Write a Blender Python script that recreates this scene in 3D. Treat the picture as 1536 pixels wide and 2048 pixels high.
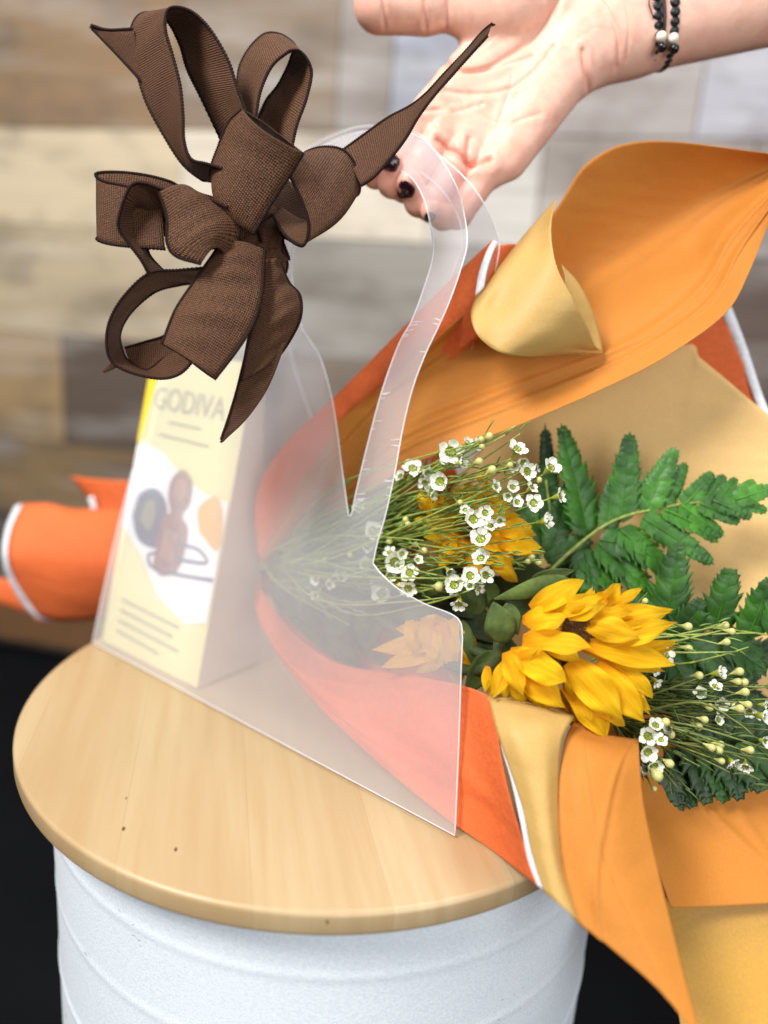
import bpy, math, random
import numpy as np
from mathutils import Vector, Matrix
random.seed(7); rng = np.random.default_rng(7)
scene = bpy.context.scene
for o in list(bpy.data.objects): bpy.data.objects.remove(o)
COL = scene.collection

# ------------------------------------------------------------------ camera
F = 26.0/36.0*2048
PITCH, ROLL = math.radians(13.85), math.radians(4.12)
SEAT = 0.45
CAM = np.array([0.0238, -0.402, SEAT + 0.2135])
cr, sr, cp, sp = math.cos(ROLL), math.sin(ROLL), math.cos(PITCH), math.sin(PITCH)
RV = np.array([cr, sp*sr, cp*sr]); UV = np.array([-sr, sp*cr, cp*cr]); FV = np.array([0, cp, -sp])
cam = bpy.data.cameras.new('camera'); camo = bpy.data.objects.new('camera', cam); COL.objects.link(camo)
camo.matrix_world = Matrix(((RV[0], UV[0], -FV[0], CAM[0]), (RV[1], UV[1], -FV[1], CAM[1]), (RV[2], UV[2], -FV[2], CAM[2]), (0, 0, 0, 1)))
cam.sensor_fit = 'VERTICAL'; cam.sensor_height = 36; cam.sensor_width = 27; cam.lens = 26
cam.clip_start = 0.01; cam.clip_end = 50
cam.dof.use_dof = True; cam.dof.focus_distance = 0.335; cam.dof.aperture_fstop = 2.9
scene.camera = camo

# ------------------------------------------------------------------ light
w = bpy.data.worlds.new('World'); scene.world = w; w.use_nodes = True
bg = w.node_tree.nodes['Background']; bg.inputs[0].default_value = (0.92, 0.96, 1.0, 1); bg.inputs[1].default_value = 0.36
def area(name, loc, target, size, power, col):
    l = bpy.data.lights.new(name, 'AREA'); l.shape = 'RECTANGLE'; l.size = size[0]; l.size_y = size[1]; l.energy = power; l.color = col
    o = bpy.data.objects.new(name, l); COL.objects.link(o); o.location = loc
    o.rotation_euler = (Vector(target)-Vector(loc)).to_track_quat('-Z', 'Y').to_euler(); return o
area('window_light', (-0.85, -0.75, 1.75), (0.0, 0.05, 0.5), (0.5, 0.5), 36, (1.0, 0.985, 0.96))
area('front_fill', (0.75, -1.5, 0.95), (0.0, 0.0, 0.45), (1.2, 1.0), 17, (0.97, 0.985, 1.0))  # added front fill to brighten the drum, no window known there
area('overhead_fill', (0.5, 0.35, 2.1), (0.1, 0.4, 0.6), (0.9, 0.9), 20, (1.0, 0.99, 0.98))  # added overhead fill meant for the wall, no such lamp in view
scene.view_settings.view_transform = 'Standard'; scene.view_settings.look = 'None'
scene.view_settings.exposure = 0.12; scene.view_settings.gamma = 1; scene.view_settings.use_curve_mapping = False
scene.render.engine = 'CYCLES'
scene.cycles.use_denoising = True
try: scene.cycles.denoiser = 'OPENIMAGEDENOISE'
except Exception: pass
scene.cycles.transparent_max_bounces = 16; scene.cycles.max_bounces = 8

# ------------------------------------------------------------------ helpers
def P(x, y, d):
    return CAM + d*(((x-768)/F)*RV - ((y-1024)/F)*UV + FV)
def ray(x, y):
    return ((x-768)/F)*RV - ((y-1024)/F)*UV + FV
def Pp(x, y, p0, n):
    r = ray(x, y); return CAM + r*(np.dot(np.array(p0)-CAM, n)/np.dot(r, n))
def zd(x, y, z=SEAT):
    return (z-CAM[2])/ray(x, y)[2]
def hexc(h):
    h = h.lstrip('#'); c = [int(h[i:i+2], 16)/255 for i in (0, 2, 4)]
    return tuple(((v/12.92) if v <= .04045 else ((v+.055)/1.055)**2.4) for v in c) + (1,)
def spl(pts, n):
    p = np.array(pts, float)
    if len(p) == 2:
        t = np.linspace(0, 1, n)[:, None]; return p[0]*(1-t)+p[1]*t
    q = np.vstack([2*p[0]-p[1], p, 2*p[-1]-p[-2]])
    s = np.linspace(0, len(p)-1, n); out = []
    for v in s:
        i = min(int(v), len(p)-2); t = v-i
        a, b, c, d = q[i], q[i+1], q[i+2], q[i+3]
        out.append(.5*((2*b)+(-a+c)*t+(2*a-5*b+4*c-d)*t*t+(-a+3*b-3*c+d)*t**3))
    return np.array(out)
ORG = {}
def thing(name, label, cat, loc, group=None):
    o = bpy.data.objects.new(name, None); COL.objects.link(o); o.empty_display_size = .02
    o.location = loc; ORG[o.name] = np.array(loc, float)
    o['label'] = label; o['category'] = cat
    if group: o['group'] = group
    return o
def obj(name, V, Fc, mat, parent=None, uv=None, smooth=True, label=None, kind=None, solid=0, mats=None, midx=None, vcol=None):
    V = np.array(V, float).reshape(-1, 3)
    org = ORG.get(parent.name, np.zeros(3)) if parent else np.zeros(3)
    me = bpy.data.meshes.new(name); me.from_pydata((V-org).tolist(), [], [list(map(int, f)) for f in Fc]); me.update()
    for m in (mats or [mat]): me.materials.append(m)
    if midx is not None: me.polygons.foreach_set('material_index', np.array(midx, dtype=np.int32))
    me.polygons.foreach_set('use_smooth', [smooth]*len(me.polygons))
    if uv is not None:
        l = me.uv_layers.new(name='UVMap'); li = np.zeros(len(me.loops), dtype=np.int32); me.loops.foreach_get('vertex_index', li)
        l.data.foreach_set('uv', np.array(uv, dtype=np.float32)[li].ravel())
    if vcol is not None:
        a = me.color_attributes.new('tint', 'FLOAT_COLOR', 'POINT'); a.data.foreach_set('color', np.array(vcol, dtype=np.float32).ravel())
    o = bpy.data.objects.new(name, me); COL.objects.link(o)
    if parent: o.parent = parent; ORG[o.name] = org
    if label: o['label'] = label
    if kind: o['kind'] = kind
    if solid:
        s = o.modifiers.new('thickness', 'SOLIDIFY'); s.thickness = solid; s.offset = 0
    return o
def tag(o, label, cat, group=None):
    o['label'] = label; o['category'] = cat
    if group: o['group'] = group
    return o
def grid(A, closed_u=False):
    """A: (nu,nv,3) -> verts, faces, uv"""
    nu, nv = A.shape[:2]; V = A.reshape(-1, 3); Fc = []
    for i in range(nu-1):
        for j in range(nv-1):
            a = i*nv+j; Fc.append((a, a+1, a+nv+1, a+nv))
    uv = [(i/(nu-1), j/(nv-1)) for i in range(nu) for j in range(nv)]
    return V, Fc, uv
def loftA(rows, nu, nv):
    """rows of (px,py,d); rows splined, then splined across"""
    R = [spl(r, nu) for r in rows]
    out = np.zeros((nu, nv, 3))
    for i in range(nu):
        c = spl([r[i] for r in R], nv)
        for j in range(nv): out[i, j] = P(*c[j])
    return out
def lofted(name, rows, mat, parent, nu=40, nv=12, solid=.0003, label=None, pleats=(), **k):
    A = loftA(rows, nu, nv)
    for (v0, sl, wd, am) in pleats:
        for i in range(nu):
            for j in range(nv):
                e = (j/(nv-1)-v0-sl*i/(nu-1))/wd; A[i, j] -= FV*am*(math.exp(-e*e)-.45*math.exp(-((e-1.6)/1.3)**2))
    V, Fc, uv = grid(A)
    return obj(name, V, Fc, mat, parent, uv=uv, solid=solid, label=label, **k)
def tube(pts, r, seg=6, cap=True):
    pts = np.array(pts, float); n = len(pts)
    r = np.full(n, r) if np.isscalar(r) else np.array(r, float)
    V, Fc = [], []; prev = None
    for i in range(n):
        t = pts[min(i+1, n-1)]-pts[max(i-1, 0)]; t /= (np.linalg.norm(t)+1e-12)
        if prev is None:
            a = np.array([0, 0, 1.]) if abs(t[2]) < .9 else np.array([1., 0, 0]); u = np.cross(t, a)
        else: u = prev-np.dot(prev, t)*t
        u /= (np.linalg.norm(u)+1e-12); prev = u; v = np.cross(t, u)
        for k in range(seg):
            an = 2*math.pi*k/seg; V.append(pts[i]+r[i]*(math.cos(an)*u+math.sin(an)*v))
    for i in range(n-1):
        for k in range(seg):
            a = i*seg+k; b = i*seg+(k+1) % seg; Fc.append((a, b, b+seg, a+seg))
    if cap: Fc.append(tuple(range(seg-1, -1, -1))); Fc.append(tuple((n-1)*seg+k for k in range(seg)))
    return V, Fc
class MB:
    def __init__(s): s.V = []; s.F = []; s.U = []; s.C = []
    def add(s, V, Fc, uv=None, col=None):
        b = len(s.V); V = [tuple(v) for v in V]; s.V += V; s.F += [tuple(i+b for i in f) for f in Fc]
        s.U += (list(map(tuple, uv)) if uv is not None else [(0, 0)]*len(V)); s.C += [col or (1, 1, 1, 1)]*len(V)
    def build(s, name, mat, parent=None, **k): return obj(name, s.V, s.F, mat, parent, uv=s.U, vcol=s.C, **k)
def sphere(c, r, nu=10, nv=8, ax=(1, 1, 1)):
    V = []; Fc = []
    for i in range(nv+1):
        th = math.pi*i/nv
        for j in range(nu):
            ph = 2*math.pi*j/nu
            V.append((c[0]+r*ax[0]*math.sin(th)*math.cos(ph), c[1]+r*ax[1]*math.sin(th)*math.sin(ph), c[2]+r*ax[2]*math.cos(th)))
    for i in range(nv):
        for j in range(nu):
            Fc.append((i*nu+j, (i+1)*nu+j, (i+1)*nu+(j+1) % nu, i*nu+(j+1) % nu))
    return V, Fc
def lathe(prof, seg, c=(0, 0)):
    V = []; Fc = []; n = len(prof)
    for k in range(seg):
        a = 2*math.pi*k/seg
        for (r, z) in prof: V.append((c[0]+r*math.cos(a), c[1]+r*math.sin(a), z))
    for k in range(seg):
        for i in range(n-1):
            a = k*n+i; b = ((k+1) % seg)*n+i; Fc.append((a, b, b+1, a+1))
    return V, Fc

# ------------------------------------------------------------------ materials
class NT:
    def __init__(s, name):
        s.m = bpy.data.materials.new(name); s.m.use_nodes = True; s.t = s.m.node_tree; s.b = s.t.nodes['Principled BSDF']; s.out = s.t.nodes['Material Output']
    def n(s, typ, **k):
        nd = s.t.nodes.new(typ)
        for a, v in k.items():
            if a.startswith('i_'): nd.inputs[a[2:].replace('_', ' ')].default_value = v
            else: setattr(nd, a, v)
        return nd
    def l(s, a, b): s.t.links.new(a, b)
    def coord(s, scale, kind='Object'):
        tc = s.n('ShaderNodeTexCoord'); mp = s.n('ShaderNodeMapping'); mp.inputs['Scale'].default_value = scale; s.l(tc.outputs[kind], mp.inputs[0]); return mp.outputs[0]
    def noise(s, vec, scale, detail=4, rough=.5):
        n = s.n('ShaderNodeTexNoise'); n.inputs['Scale'].default_value = scale; n.inputs['Detail'].default_value = detail; n.inputs['Roughness'].default_value = rough; s.l(vec, n.inputs['Vector']); return n.outputs['Fac']
    def ramp(s, fac, stops):
        r = s.n('ShaderNodeValToRGB'); e = r.color_ramp.elements
        while len(e) < len(stops): e.new(.5)
        for i, (p, c) in enumerate(stops): e[i].position = p; e[i].color = c
        s.l(fac, r.inputs[0]); return r.outputs[0]
    def mix(s, fac, a, b, bt='MIX'):
        m = s.n('ShaderNodeMix', data_type='RGBA', blend_type=bt)
        for sock, v in ((m.inputs[0], fac), (m.inputs[6], a), (m.inputs[7], b)):
            if hasattr(v, 'is_output'): s.l(v, sock)
            else: sock.default_value = v
        return m.outputs[2]
    def bump(s, h, strength, dist):
        b = s.n('ShaderNodeBump'); b.inputs['Strength'].default_value = strength; b.inputs['Distance'].default_value = dist
        s.l(h, b.inputs['Height']); s.l(b.outputs[0], s.b.inputs['Normal']); return b
def sc(c, k): return (c[0]*k, c[1]*k, c[2]*k, 1)
def paper(name, hx, rough=.55, grain=.10, felt=False, spec=.35, front=None, fiber=None):
    t = NT(name); c = hexc(hx); v = t.coord((1, 1, 1))
    n1 = t.noise(v, 900, 3, .6); n2 = t.noise(v, 22, 3, .5); wr_ = t.noise(t.coord((9, 9, 26)), 1.0, 3, .55)
    a = t.ramp(n1, [(.3, sc(c, 1-grain)), (.7, sc(c, 1+grain))])
    b = t.mix(t.ramp(n2, [(.35, (0, 0, 0, 1)), (.65, (1, 1, 1, 1))]), sc(c, .9), sc(c, 1.06))
    col = t.mix(.5, a, b)
    if felt:
        n3 = t.noise(t.coord((1, .35, 1)), 420, 5, .7)
        col = t.mix(t.ramp(n3, [(.45, (0, 0, 0, 1)), (.75, (.5, .5, .5, 1))]), col, sc(c, 1.5))
    t.l(col, t.b.inputs['Base Color']); t.b.inputs['Roughness'].default_value = rough; t.b.inputs['Specular IOR Level'].default_value = spec
    bb = t.bump(n1, .25 if not felt else .5, .0004)
    b2 = t.n('ShaderNodeBump'); b2.inputs['Strength'].default_value = .55; b2.inputs['Distance'].default_value = .006; t.l(wr_, b2.inputs['Height']); t.l(b2.outputs[0], bb.inputs['Normal']); return t.m
M = {}
M['kraft_orange'] = paper('orange_kraft_face', '#BB7730', .6, spec=.2)
M['kraft_gold'] = paper('gold_kraft_face', '#BA9656', .5, .1, spec=.3)
M['felt'] = paper('orange_fibre_wrap', '#D0622F', .75, .16, felt=True)
M['white_edge'] = paper('white_fibre_edge', '#DCDCE0', .8, .1, felt=True)
def two_sided(name, front, back):
    t = NT(name); v = t.coord((1, 1, 1)); n1 = t.noise(v, 900, 3, .6); n2 = t.noise(v, 18, 4, .55)
    def face(h):
        c = hexc(h)
        return t.mix(.5, t.ramp(n1, [(.3, sc(c, .88)), (.7, sc(c, 1.1))]), t.ramp(n2, [(.35, sc(c, .9)), (.65, sc(c, 1.06))]))
    g = t.n('ShaderNodeNewGeometry')
    t.l(t.mix(g.outputs['Backfacing'], face(front), face(back)), t.b.inputs['Base Color'])
    t.b.inputs['Roughness'].default_value = .45; t.bump(n1, .25, .0003); return t.m

def ribbon_mat():
    t = NT('brown_woven_ribbon'); tc = t.n('ShaderNodeTexCoord')
    def wv(scale, dirn):
        mp = t.n('ShaderNodeMapping'); mp.inputs['Rotation'].default_value = (0, 0, dirn); t.l(tc.outputs['UV'], mp.inputs[0])
        wn = t.n('ShaderNodeTexWave', wave_type='BANDS', bands_direction='X'); wn.inputs['Scale'].default_value = scale; wn.inputs['Distortion'].default_value = 1.2; wn.inputs['Detail'].default_value = 2; wn.inputs['Detail Scale'].default_value = 2
        t.l(mp.outputs[0], wn.inputs[0]); return wn.outputs['Fac']
    # uv is in metres*10 so that the weave keeps its size
    a = wv(30, 0); b = wv(30, math.pi/2)
    mul = t.n('ShaderNodeMath', operation='MULTIPLY'); t.l(a, mul.inputs[0]); t.l(b, mul.inputs[1])
    mp = t.n('ShaderNodeMapping'); mp.inputs['Scale'].default_value = (60, 330, 1); t.l(tc.outputs['UV'], mp.inputs[0])
    n = t.noise(mp.outputs[0], 1.0, 4, .65)
    mp2 = t.n('ShaderNodeMapping'); mp2.inputs['Scale'].default_value = (330, 60, 1); t.l(tc.outputs['UV'], mp2.inputs[0])
    n2 = t.noise(mp2.outputs[0], 1.0, 4, .65)
    col = t.mix(t.ramp(mul.outputs[0], [(.08, (0, 0, 0, 1)), (.62, (1, 1, 1, 1))]), hexc('#1C0D08'), hexc('#8A5C3E'))
    col = t.mix(t.ramp(n, [(.35, (0, 0, 0, 1)), (.7, (.4, .4, .4, 1))]), col, hexc('#2A1812'))
    col = t.mix(t.ramp(n2, [(.45, (0, 0, 0, 1)), (.75, (.5, .5, .5, 1))]), col, hexc('#A67C5C'))
    g = t.n('ShaderNodeNewGeometry')
    t.l(col, t.b.inputs['Base Color']); t.b.inputs['Roughness'].default_value = .62; t.b.inputs['Specular IOR Level'].default_value = .16
    t.bump(mul.outputs[0], .8, .0005)
    tr = t.n('ShaderNodeBsdfTransparent'); ms = t.n('ShaderNodeMixShader'); ms.inputs[0].default_value = .05
    t.l(t.b.outputs[0], ms.inputs[1]); t.l(tr.outputs[0], ms.inputs[2]); t.l(ms.outputs[0], t.out.inputs[0])
    return t.m
M['ribbon'] = ribbon_mat()
def simple(name, hx, rough=.5, spec=.5, nz=None, amt=.15, bump=0, sss=0, metal=0):
    t = NT(name); c = hexc(hx)
    if nz:
        v = t.coord((1, 1, 1)); n = t.noise(v, nz, 4, .6)
        t.l(t.ramp(n, [(.3, sc(c, 1-amt)), (.7, sc(c, 1+amt))]), t.b.inputs['Base Color'])
        if bump: t.bump(n, bump, .0006)
    else: t.b.inputs['Base Color'].default_value = c
    t.b.inputs['Roughness'].default_value = rough; t.b.inputs['Specular IOR Level'].default_value = spec; t.b.inputs['Metallic'].default_value = metal
    if sss: t.b.inputs['Subsurface Weight'].default_value = sss; t.b.inputs['Subsurface Scale'].default_value = .003
    return t.m
M['hem'] = simple('dark_ribbon_hem', '#24120E', .7, .15, nz=2500, amt=.4, bump=.4)
M['white_petal'] = simple('waxy_white_petal', '#E6E4D2', .4, nz=700, amt=.05, sss=.3)
M['cup'] = simple('green_nectar_cup', '#8F9A2C', .25, .6, nz=900, amt=.25)
M['stamen'] = simple('dark_stamen', '#4A3A18', .5)
M['bud'] = simple('cream_bud', '#BDBB74', .35, nz=700, amt=.15, sss=.2)
M['stem'] = simple('green_stem', '#869440', .5, nz=300, amt=.35)
M['dkstem'] = simple('dark_green_stem', '#3C4A26', .5, nz=300, amt=.3)
M['shstem'] = simple('shade_dark_stem', '#66702E', .5, nz=300, amt=.4); M['dkneedle'] = simple('shaded_needle_green', '#4A6228', .5, nz=200, amt=.35)  # darker copies for the lower sprigs, their shade painted into the colour
M['needle'] = simple('needle_leaf_green', '#6E8C3C', .45, nz=200, amt=.35)
M['nail'] = simple('plum_nail_polish', '#2A0E18', .12, .6)
M['cord'] = simple('black_waxed_cord', '#14161A', .35, nz=2500, amt=.4, bump=.3)
M['bead'] = simple('ivory_bead', '#EDE8D8', .3, nz=400, amt=.06)
M['black'] = simple('black_bead', '#101012', .2)

def petal_mat():
    t = NT('yellow_sunflower_petal'); tc = t.n('ShaderNodeTexCoord')
    mp = t.n('ShaderNodeMapping'); mp.inputs['Scale'].default_value = (1.0, 34, 1); t.l(tc.outputs['UV'], mp.inputs[0])
    n = t.noise(mp.outputs[0], 1.0, 3, .5); o = t.coord((1, 1, 1)); n2 = t.noise(o, 60, 3, .5)
    sx = t.n('ShaderNodeSeparateXYZ'); t.l(tc.outputs['UV'], sx.inputs[0])
    base = t.ramp(sx.outputs[0], [(0, hexc('#F9A408')), (.25, hexc('#FFCA0C')), (1, hexc('#FFDA22'))])
    col = t.mix(t.ramp(n, [(.38, (0, 0, 0, 1)), (.68, (.75, .75, .75, 1))]), base, hexc('#FCAA08'))
    at = t.n('ShaderNodeAttribute', attribute_name='tint'); col = t.mix(1.0, col, at.outputs['Color'], 'MULTIPLY')
    t.l(col, t.b.inputs['Base Color']); t.b.inputs['Roughness'].default_value = .5; t.b.inputs['Specular IOR Level'].default_value = .25
    t.bump(n, .8, .0012)
    tr = t.n('ShaderNodeBsdfTranslucent'); t.l(col, tr.inputs[0]); ms = t.n('ShaderNodeMixShader'); ms.inputs[0].default_value = .3
    t.l(t.b.outputs[0], ms.inputs[1]); t.l(tr.outputs[0], ms.inputs[2]); t.l(ms.outputs[0], t.out.inputs[0]); return t.m
M['petal'] = petal_mat()
def leaf_mat(name, dark, light, rough=.38, scale=60):
    t = NT(name); v = t.coord((1, 1, 1)); n = t.noise(v, scale, 4, .6); n2 = t.noise(v, 900, 3, .6)
    at = t.n('ShaderNodeAttribute', attribute_name='tint')
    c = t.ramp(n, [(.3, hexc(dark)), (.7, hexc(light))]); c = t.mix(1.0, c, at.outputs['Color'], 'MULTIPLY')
    t.l(c, t.b.inputs['Base Color']); t.b.inputs['Roughness'].default_value = rough; t.bump(n2, .3, .0004)
    tr = t.n('ShaderNodeBsdfTranslucent'); t.l(c, tr.inputs[0]); ms = t.n('ShaderNodeMixShader'); ms.inputs[0].default_value = .18
    t.l(t.b.outputs[0], ms.inputs[1]); t.l(tr.outputs[0], ms.inputs[2]); t.l(ms.outputs[0], t.out.inputs[0]); return t.m
M['fern'] = leaf_mat('leatherleaf_green', '#1C4610', '#427E1E', .45)
M['leaf'] = leaf_mat('sunflower_leaf_green', '#35481A', '#667A30', .75, 130)
def disc_mat():
    t = NT('brown_floret_disc'); v = t.coord((1, 1, 1)); n = t.noise(v, 1100, 3, .7)
    t.l(t.ramp(n, [(.35, hexc('#4A2A12')), (.55, hexc('#8A5A1E')), (.75, hexc('#C89030'))]), t.b.inputs['Base Color'])
    t.b.inputs['Roughness'].default_value = .8; t.bump(n, 1, .002); return t.m
M['disc'] = disc_mat()

def frosted(name, op, col=(.80, .80, .90, 1)):
    t = NT(name)
    tr = t.n('ShaderNodeBsdfTransparent'); tr.inputs[0].default_value = (.98, .975, .985, 1)
    df = t.n('ShaderNodeBsdfDiffuse'); df.inputs[0].default_value = col
    tl = t.n('ShaderNodeBsdfTranslucent'); tl.inputs[0].default_value = col
    gl = t.n('ShaderNodeBsdfGlossy'); gl.inputs['Roughness'].default_value = .2
    m1 = t.n('ShaderNodeMixShader'); m1.inputs[0].default_value = .45; t.l(df.outputs[0], m1.inputs[1]); t.l(tl.outputs[0], m1.inputs[2])
    v = t.coord((1, 1, 1)); n = t.noise(v, 14, 4, .55)
    rp = t.ramp(n, [(.3, (op*.88,)*3+(1,)), (.7, (min(1, op*1.12),)*3+(1,))])
    m2 = t.n('ShaderNodeMixShader'); t.l(rp, m2.inputs[0]); t.l(tr.outputs[0], m2.inputs[1]); t.l(m1.outputs[0], m2.inputs[2])
    m3 = t.n('ShaderNodeMixShader'); m3.inputs[0].default_value = .075; t.l(m2.outputs[0], m3.inputs[1]); t.l(gl.outputs[0], m3.inputs[2])
    bp = t.n('ShaderNodeBump'); bp.inputs['Strength'].default_value = .25; bp.inputs['Distance'].default_value = .003; t.l(n, bp.inputs['Height']); t.l(bp.outputs[0], gl.inputs['Normal'])
    t.l(m3.outputs[0], t.out.inputs[0]); return t.m
M['frost'] = frosted('frosted_plastic', .22, (.99, .98, 1.0, 1))
M['frost_back'] = frosted('frosted_plastic_back', .06)
M['frost_edge'] = frosted('cut_plastic_edge', .80, (.95, .95, .97, 1))  # near-opaque white paints in the light that the cut edge catches

def wood_mat():
    t = NT('maple_boards'); tc = t.n('ShaderNodeTexCoord')
    mp = t.n('ShaderNodeMapping'); mp.inputs['Rotation'].default_value = (0, 0, math.radians(-13)); t.l(tc.outputs['Object'], mp.inputs[0])
    sx = t.n('ShaderNodeSeparateXYZ'); t.l(mp.outputs[0], sx.inputs[0])
    mu = t.n('ShaderNodeMath', operation='MULTIPLY'); mu.inputs[1].default_value = 19; t.l(sx.outputs[0], mu.inputs[0])
    fl = t.n('ShaderNodeMath', operation='FLOOR'); t.l(mu.outputs[0], fl.inputs[0])
    wn = t.n('ShaderNodeTexWhiteNoise', noise_dimensions='1D'); t.l(fl.outputs[0], wn.inputs['W'])
    board = t.ramp(wn.outputs['Value'], [(0, hexc('#B29A74')), (.5, hexc('#BAA27C')), (1, hexc('#C2AB86'))])
    g = t.n('ShaderNodeMapping'); g.inputs['Scale'].default_value = (120, 7, 20); t.l(mp.outputs[0], g.inputs[0])
    n = t.noise(g.outputs[0], 1, 5, .6)
    col = t.mix(t.ramp(n, [(.4, (0, 0, 0, 1)), (.75, (.45, .45, .45, 1))]), board, hexc('#A07E50'))
    g2 = t.n('ShaderNodeMapping'); g2.inputs['Scale'].default_value = (26, 3, 5); t.l(mp.outputs[0], g2.inputs[0])
    nb = t.noise(g2.outputs[0], 1, 2, .5)
    col = t.mix(t.ramp(nb, [(.52, (0, 0, 0, 1)), (.68, (.5, .5, .5, 1))]), col, hexc('#A5835A'))
    fr = t.n('ShaderNodeMath', operation='FRACT'); t.l(mu.outputs[0], fr.inputs[0])
    seam = t.ramp(fr.outputs[0], [(0, (.45, .45, .45, 1)), (.012, (0, 0, 0, 1))])
    col = t.mix(seam, col, hexc('#927650'))
    vo = t.n('ShaderNodeTexVoronoi'); vo.inputs['Scale'].default_value = 55; g3 = t.n('ShaderNodeMapping'); g3.inputs['Scale'].default_value = (1.6, .8, 1); t.l(mp.outputs[0], g3.inputs[0]); t.l(g3.outputs[0], vo.inputs['Vector'])
    spot = t.ramp(vo.outputs['Distance'], [(.045, (1, 1, 1, 1)), (.085, (0, 0, 0, 1))])
    wn2 = t.n('ShaderNodeSeparateColor'); t.l(vo.outputs['Color'], wn2.inputs[0])
    gate = t.ramp(wn2.outputs[0], [(.66, (0, 0, 0, 1)), (.70, (1, 1, 1, 1))])
    sp_ = t.mix(1.0, spot, gate, 'MULTIPLY')
    col = t.mix(sp_, col, hexc('#5A3A1E'))
    t.l(col, t.b.inputs['Base Color']); t.b.inputs['Roughness'].default_value = .38
    t.bump(n, .08, .0004); return t.m
M['maple'] = wood_mat()
def drum_mat():
    t = NT('white_textured_powder_coat'); v = t.coord((1, 1, 1)); n = t.noise(v, 900, 2, .6); n2 = t.noise(v, 9, 3, .5)
    c = t.ramp(n, [(.35, hexc('#D6E0EA')), (.62, hexc('#F0F5FA'))])
    c = t.mix(.35, c, t.ramp(n2, [(.3, hexc('#D4DEE6')), (.7, hexc('#F2F5F8'))]))
    ch = t.noise(t.coord((1, 1, 3)), 140, 3, .6); ch2 = t.noise(v, 26, 1, .5)
    g = t.mix(1.0, t.ramp(ch, [(.64, (0, 0, 0, 1)), (.67, (1, 1, 1, 1))]), t.ramp(ch2, [(.66, (0, 0, 0, 1)), (.72, (1, 1, 1, 1))]), 'MULTIPLY')
    c = t.mix(g, c, hexc('#5A5148'))
    t.l(c, t.b.inputs['Base Color']); t.b.inputs['Roughness'].default_value = .5
    t.bump(n, .3, .0006); return t.m
M['drum'] = drum_mat()
def skin_mat():
    t = NT('skin'); v = t.coord((1, 1, 1)); n = t.noise(v, 55, 6, .62); n2 = t.noise(v, 1300, 4, .6)
    at = t.n('ShaderNodeAttribute', attribute_name='tint')
    mp = t.coord((1, 1, 1)); vo = t.n('ShaderNodeTexVoronoi', feature='DISTANCE_TO_EDGE'); vo.inputs['Scale'].default_value = 600; t.l(mp, vo.inputs['Vector'])
    c = t.ramp(n, [(.3, hexc('#DFA690')), (.5, hexc('#EBBEA8')), (.7, hexc('#E8AC9A'))])
    c = t.mix(1.0, c, at.outputs['Color'], 'MULTIPLY')
    t.l(c, t.b.inputs['Base Color']); t.b.inputs['Roughness'].default_value = .45
    t.b.inputs['Subsurface Weight'].default_value = .2; t.b.inputs['Subsurface Scale'].default_value = .002; t.b.inputs['Subsurface Radius'].default_value = (1, .35, .2)
    b1 = t.n('ShaderNodeBump'); b1.inputs['Strength'].default_value = .2; b1.inputs['Distance'].default_value = .0006; t.l(n2, b1.inputs['Height'])
    b2 = t.n('ShaderNodeBump'); b2.inputs['Strength'].default_value = .18; b2.inputs['Distance'].default_value = .0008; t.l(t.noise(t.coord((1, 1, 1)), 240, 3, .5), b2.inputs['Height']); t.l(b1.outputs[0], b2.inputs['Normal'])
    t.l(b2.outputs[0], t.b.inputs['Normal']); return t.m
M['skin'] = skin_mat()

# ------------------------------------------------------------------ setting: plank wall, baseboard, floor
yaw = math.radians(12)
WN = np.array([math.sin(yaw), -math.cos(yaw), 0]); WX = np.array([math.cos(yaw), math.sin(yaw), 0.])   # right side nearer
WP = np.array([0, 0.80, 0.])
WN = np.array([-math.sin(yaw), -math.cos(yaw), 0]); WX = np.array([math.cos(yaw), -math.sin(yaw), 0.])
def wall_mat():
    t = NT('weathered_painted_planks'); at = t.n('ShaderNodeAttribute', attribute_name='tint')
    v = t.coord((2.5, 2.5, 18)); n = t.noise(v, 1.0, 5, .6); v2 = t.coord((6, 6, 11)); n2 = t.noise(v2, 1.0, 5, .6); v3 = t.coord((5, 5, 160)); n3 = t.noise(v3, 1.0, 4, .6)
    c = t.mix(t.ramp(n2, [(.44, (0, 0, 0, 1)), (.72, (.75, .75, .75, 1))]), at.outputs['Color'], hexc('#5E5248'))
    c = t.mix(t.ramp(n, [(.5, (0, 0, 0, 1)), (.7, (.3, .3, .3, 1))]), c, hexc('#DAD6D2'))
    c = t.mix(t.ramp(n3, [(.5, (0, 0, 0, 1)), (.7, (.35, .35, .35, 1))]), c, hexc('#6A5C50'))
    t.l(c, t.b.inputs['Base Color']); t.b.inputs['Roughness'].default_value = .7; t.bump(n3, .3, .002); return t.m
def wallpt(x, y): return Pp(x, y, WP, WN)
mb = MB()
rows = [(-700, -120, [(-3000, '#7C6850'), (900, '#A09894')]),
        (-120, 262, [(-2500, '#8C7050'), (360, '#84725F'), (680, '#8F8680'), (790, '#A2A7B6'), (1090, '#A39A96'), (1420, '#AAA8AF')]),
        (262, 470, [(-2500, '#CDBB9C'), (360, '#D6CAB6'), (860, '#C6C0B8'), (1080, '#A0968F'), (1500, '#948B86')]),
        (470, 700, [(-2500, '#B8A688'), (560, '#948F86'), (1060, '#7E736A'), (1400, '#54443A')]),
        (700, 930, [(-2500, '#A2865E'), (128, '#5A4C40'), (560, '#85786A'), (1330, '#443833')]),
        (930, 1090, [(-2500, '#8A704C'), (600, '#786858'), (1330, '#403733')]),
        (1090, 1190, [(-2500, '#282320'), (600, '#302824')])]
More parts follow.
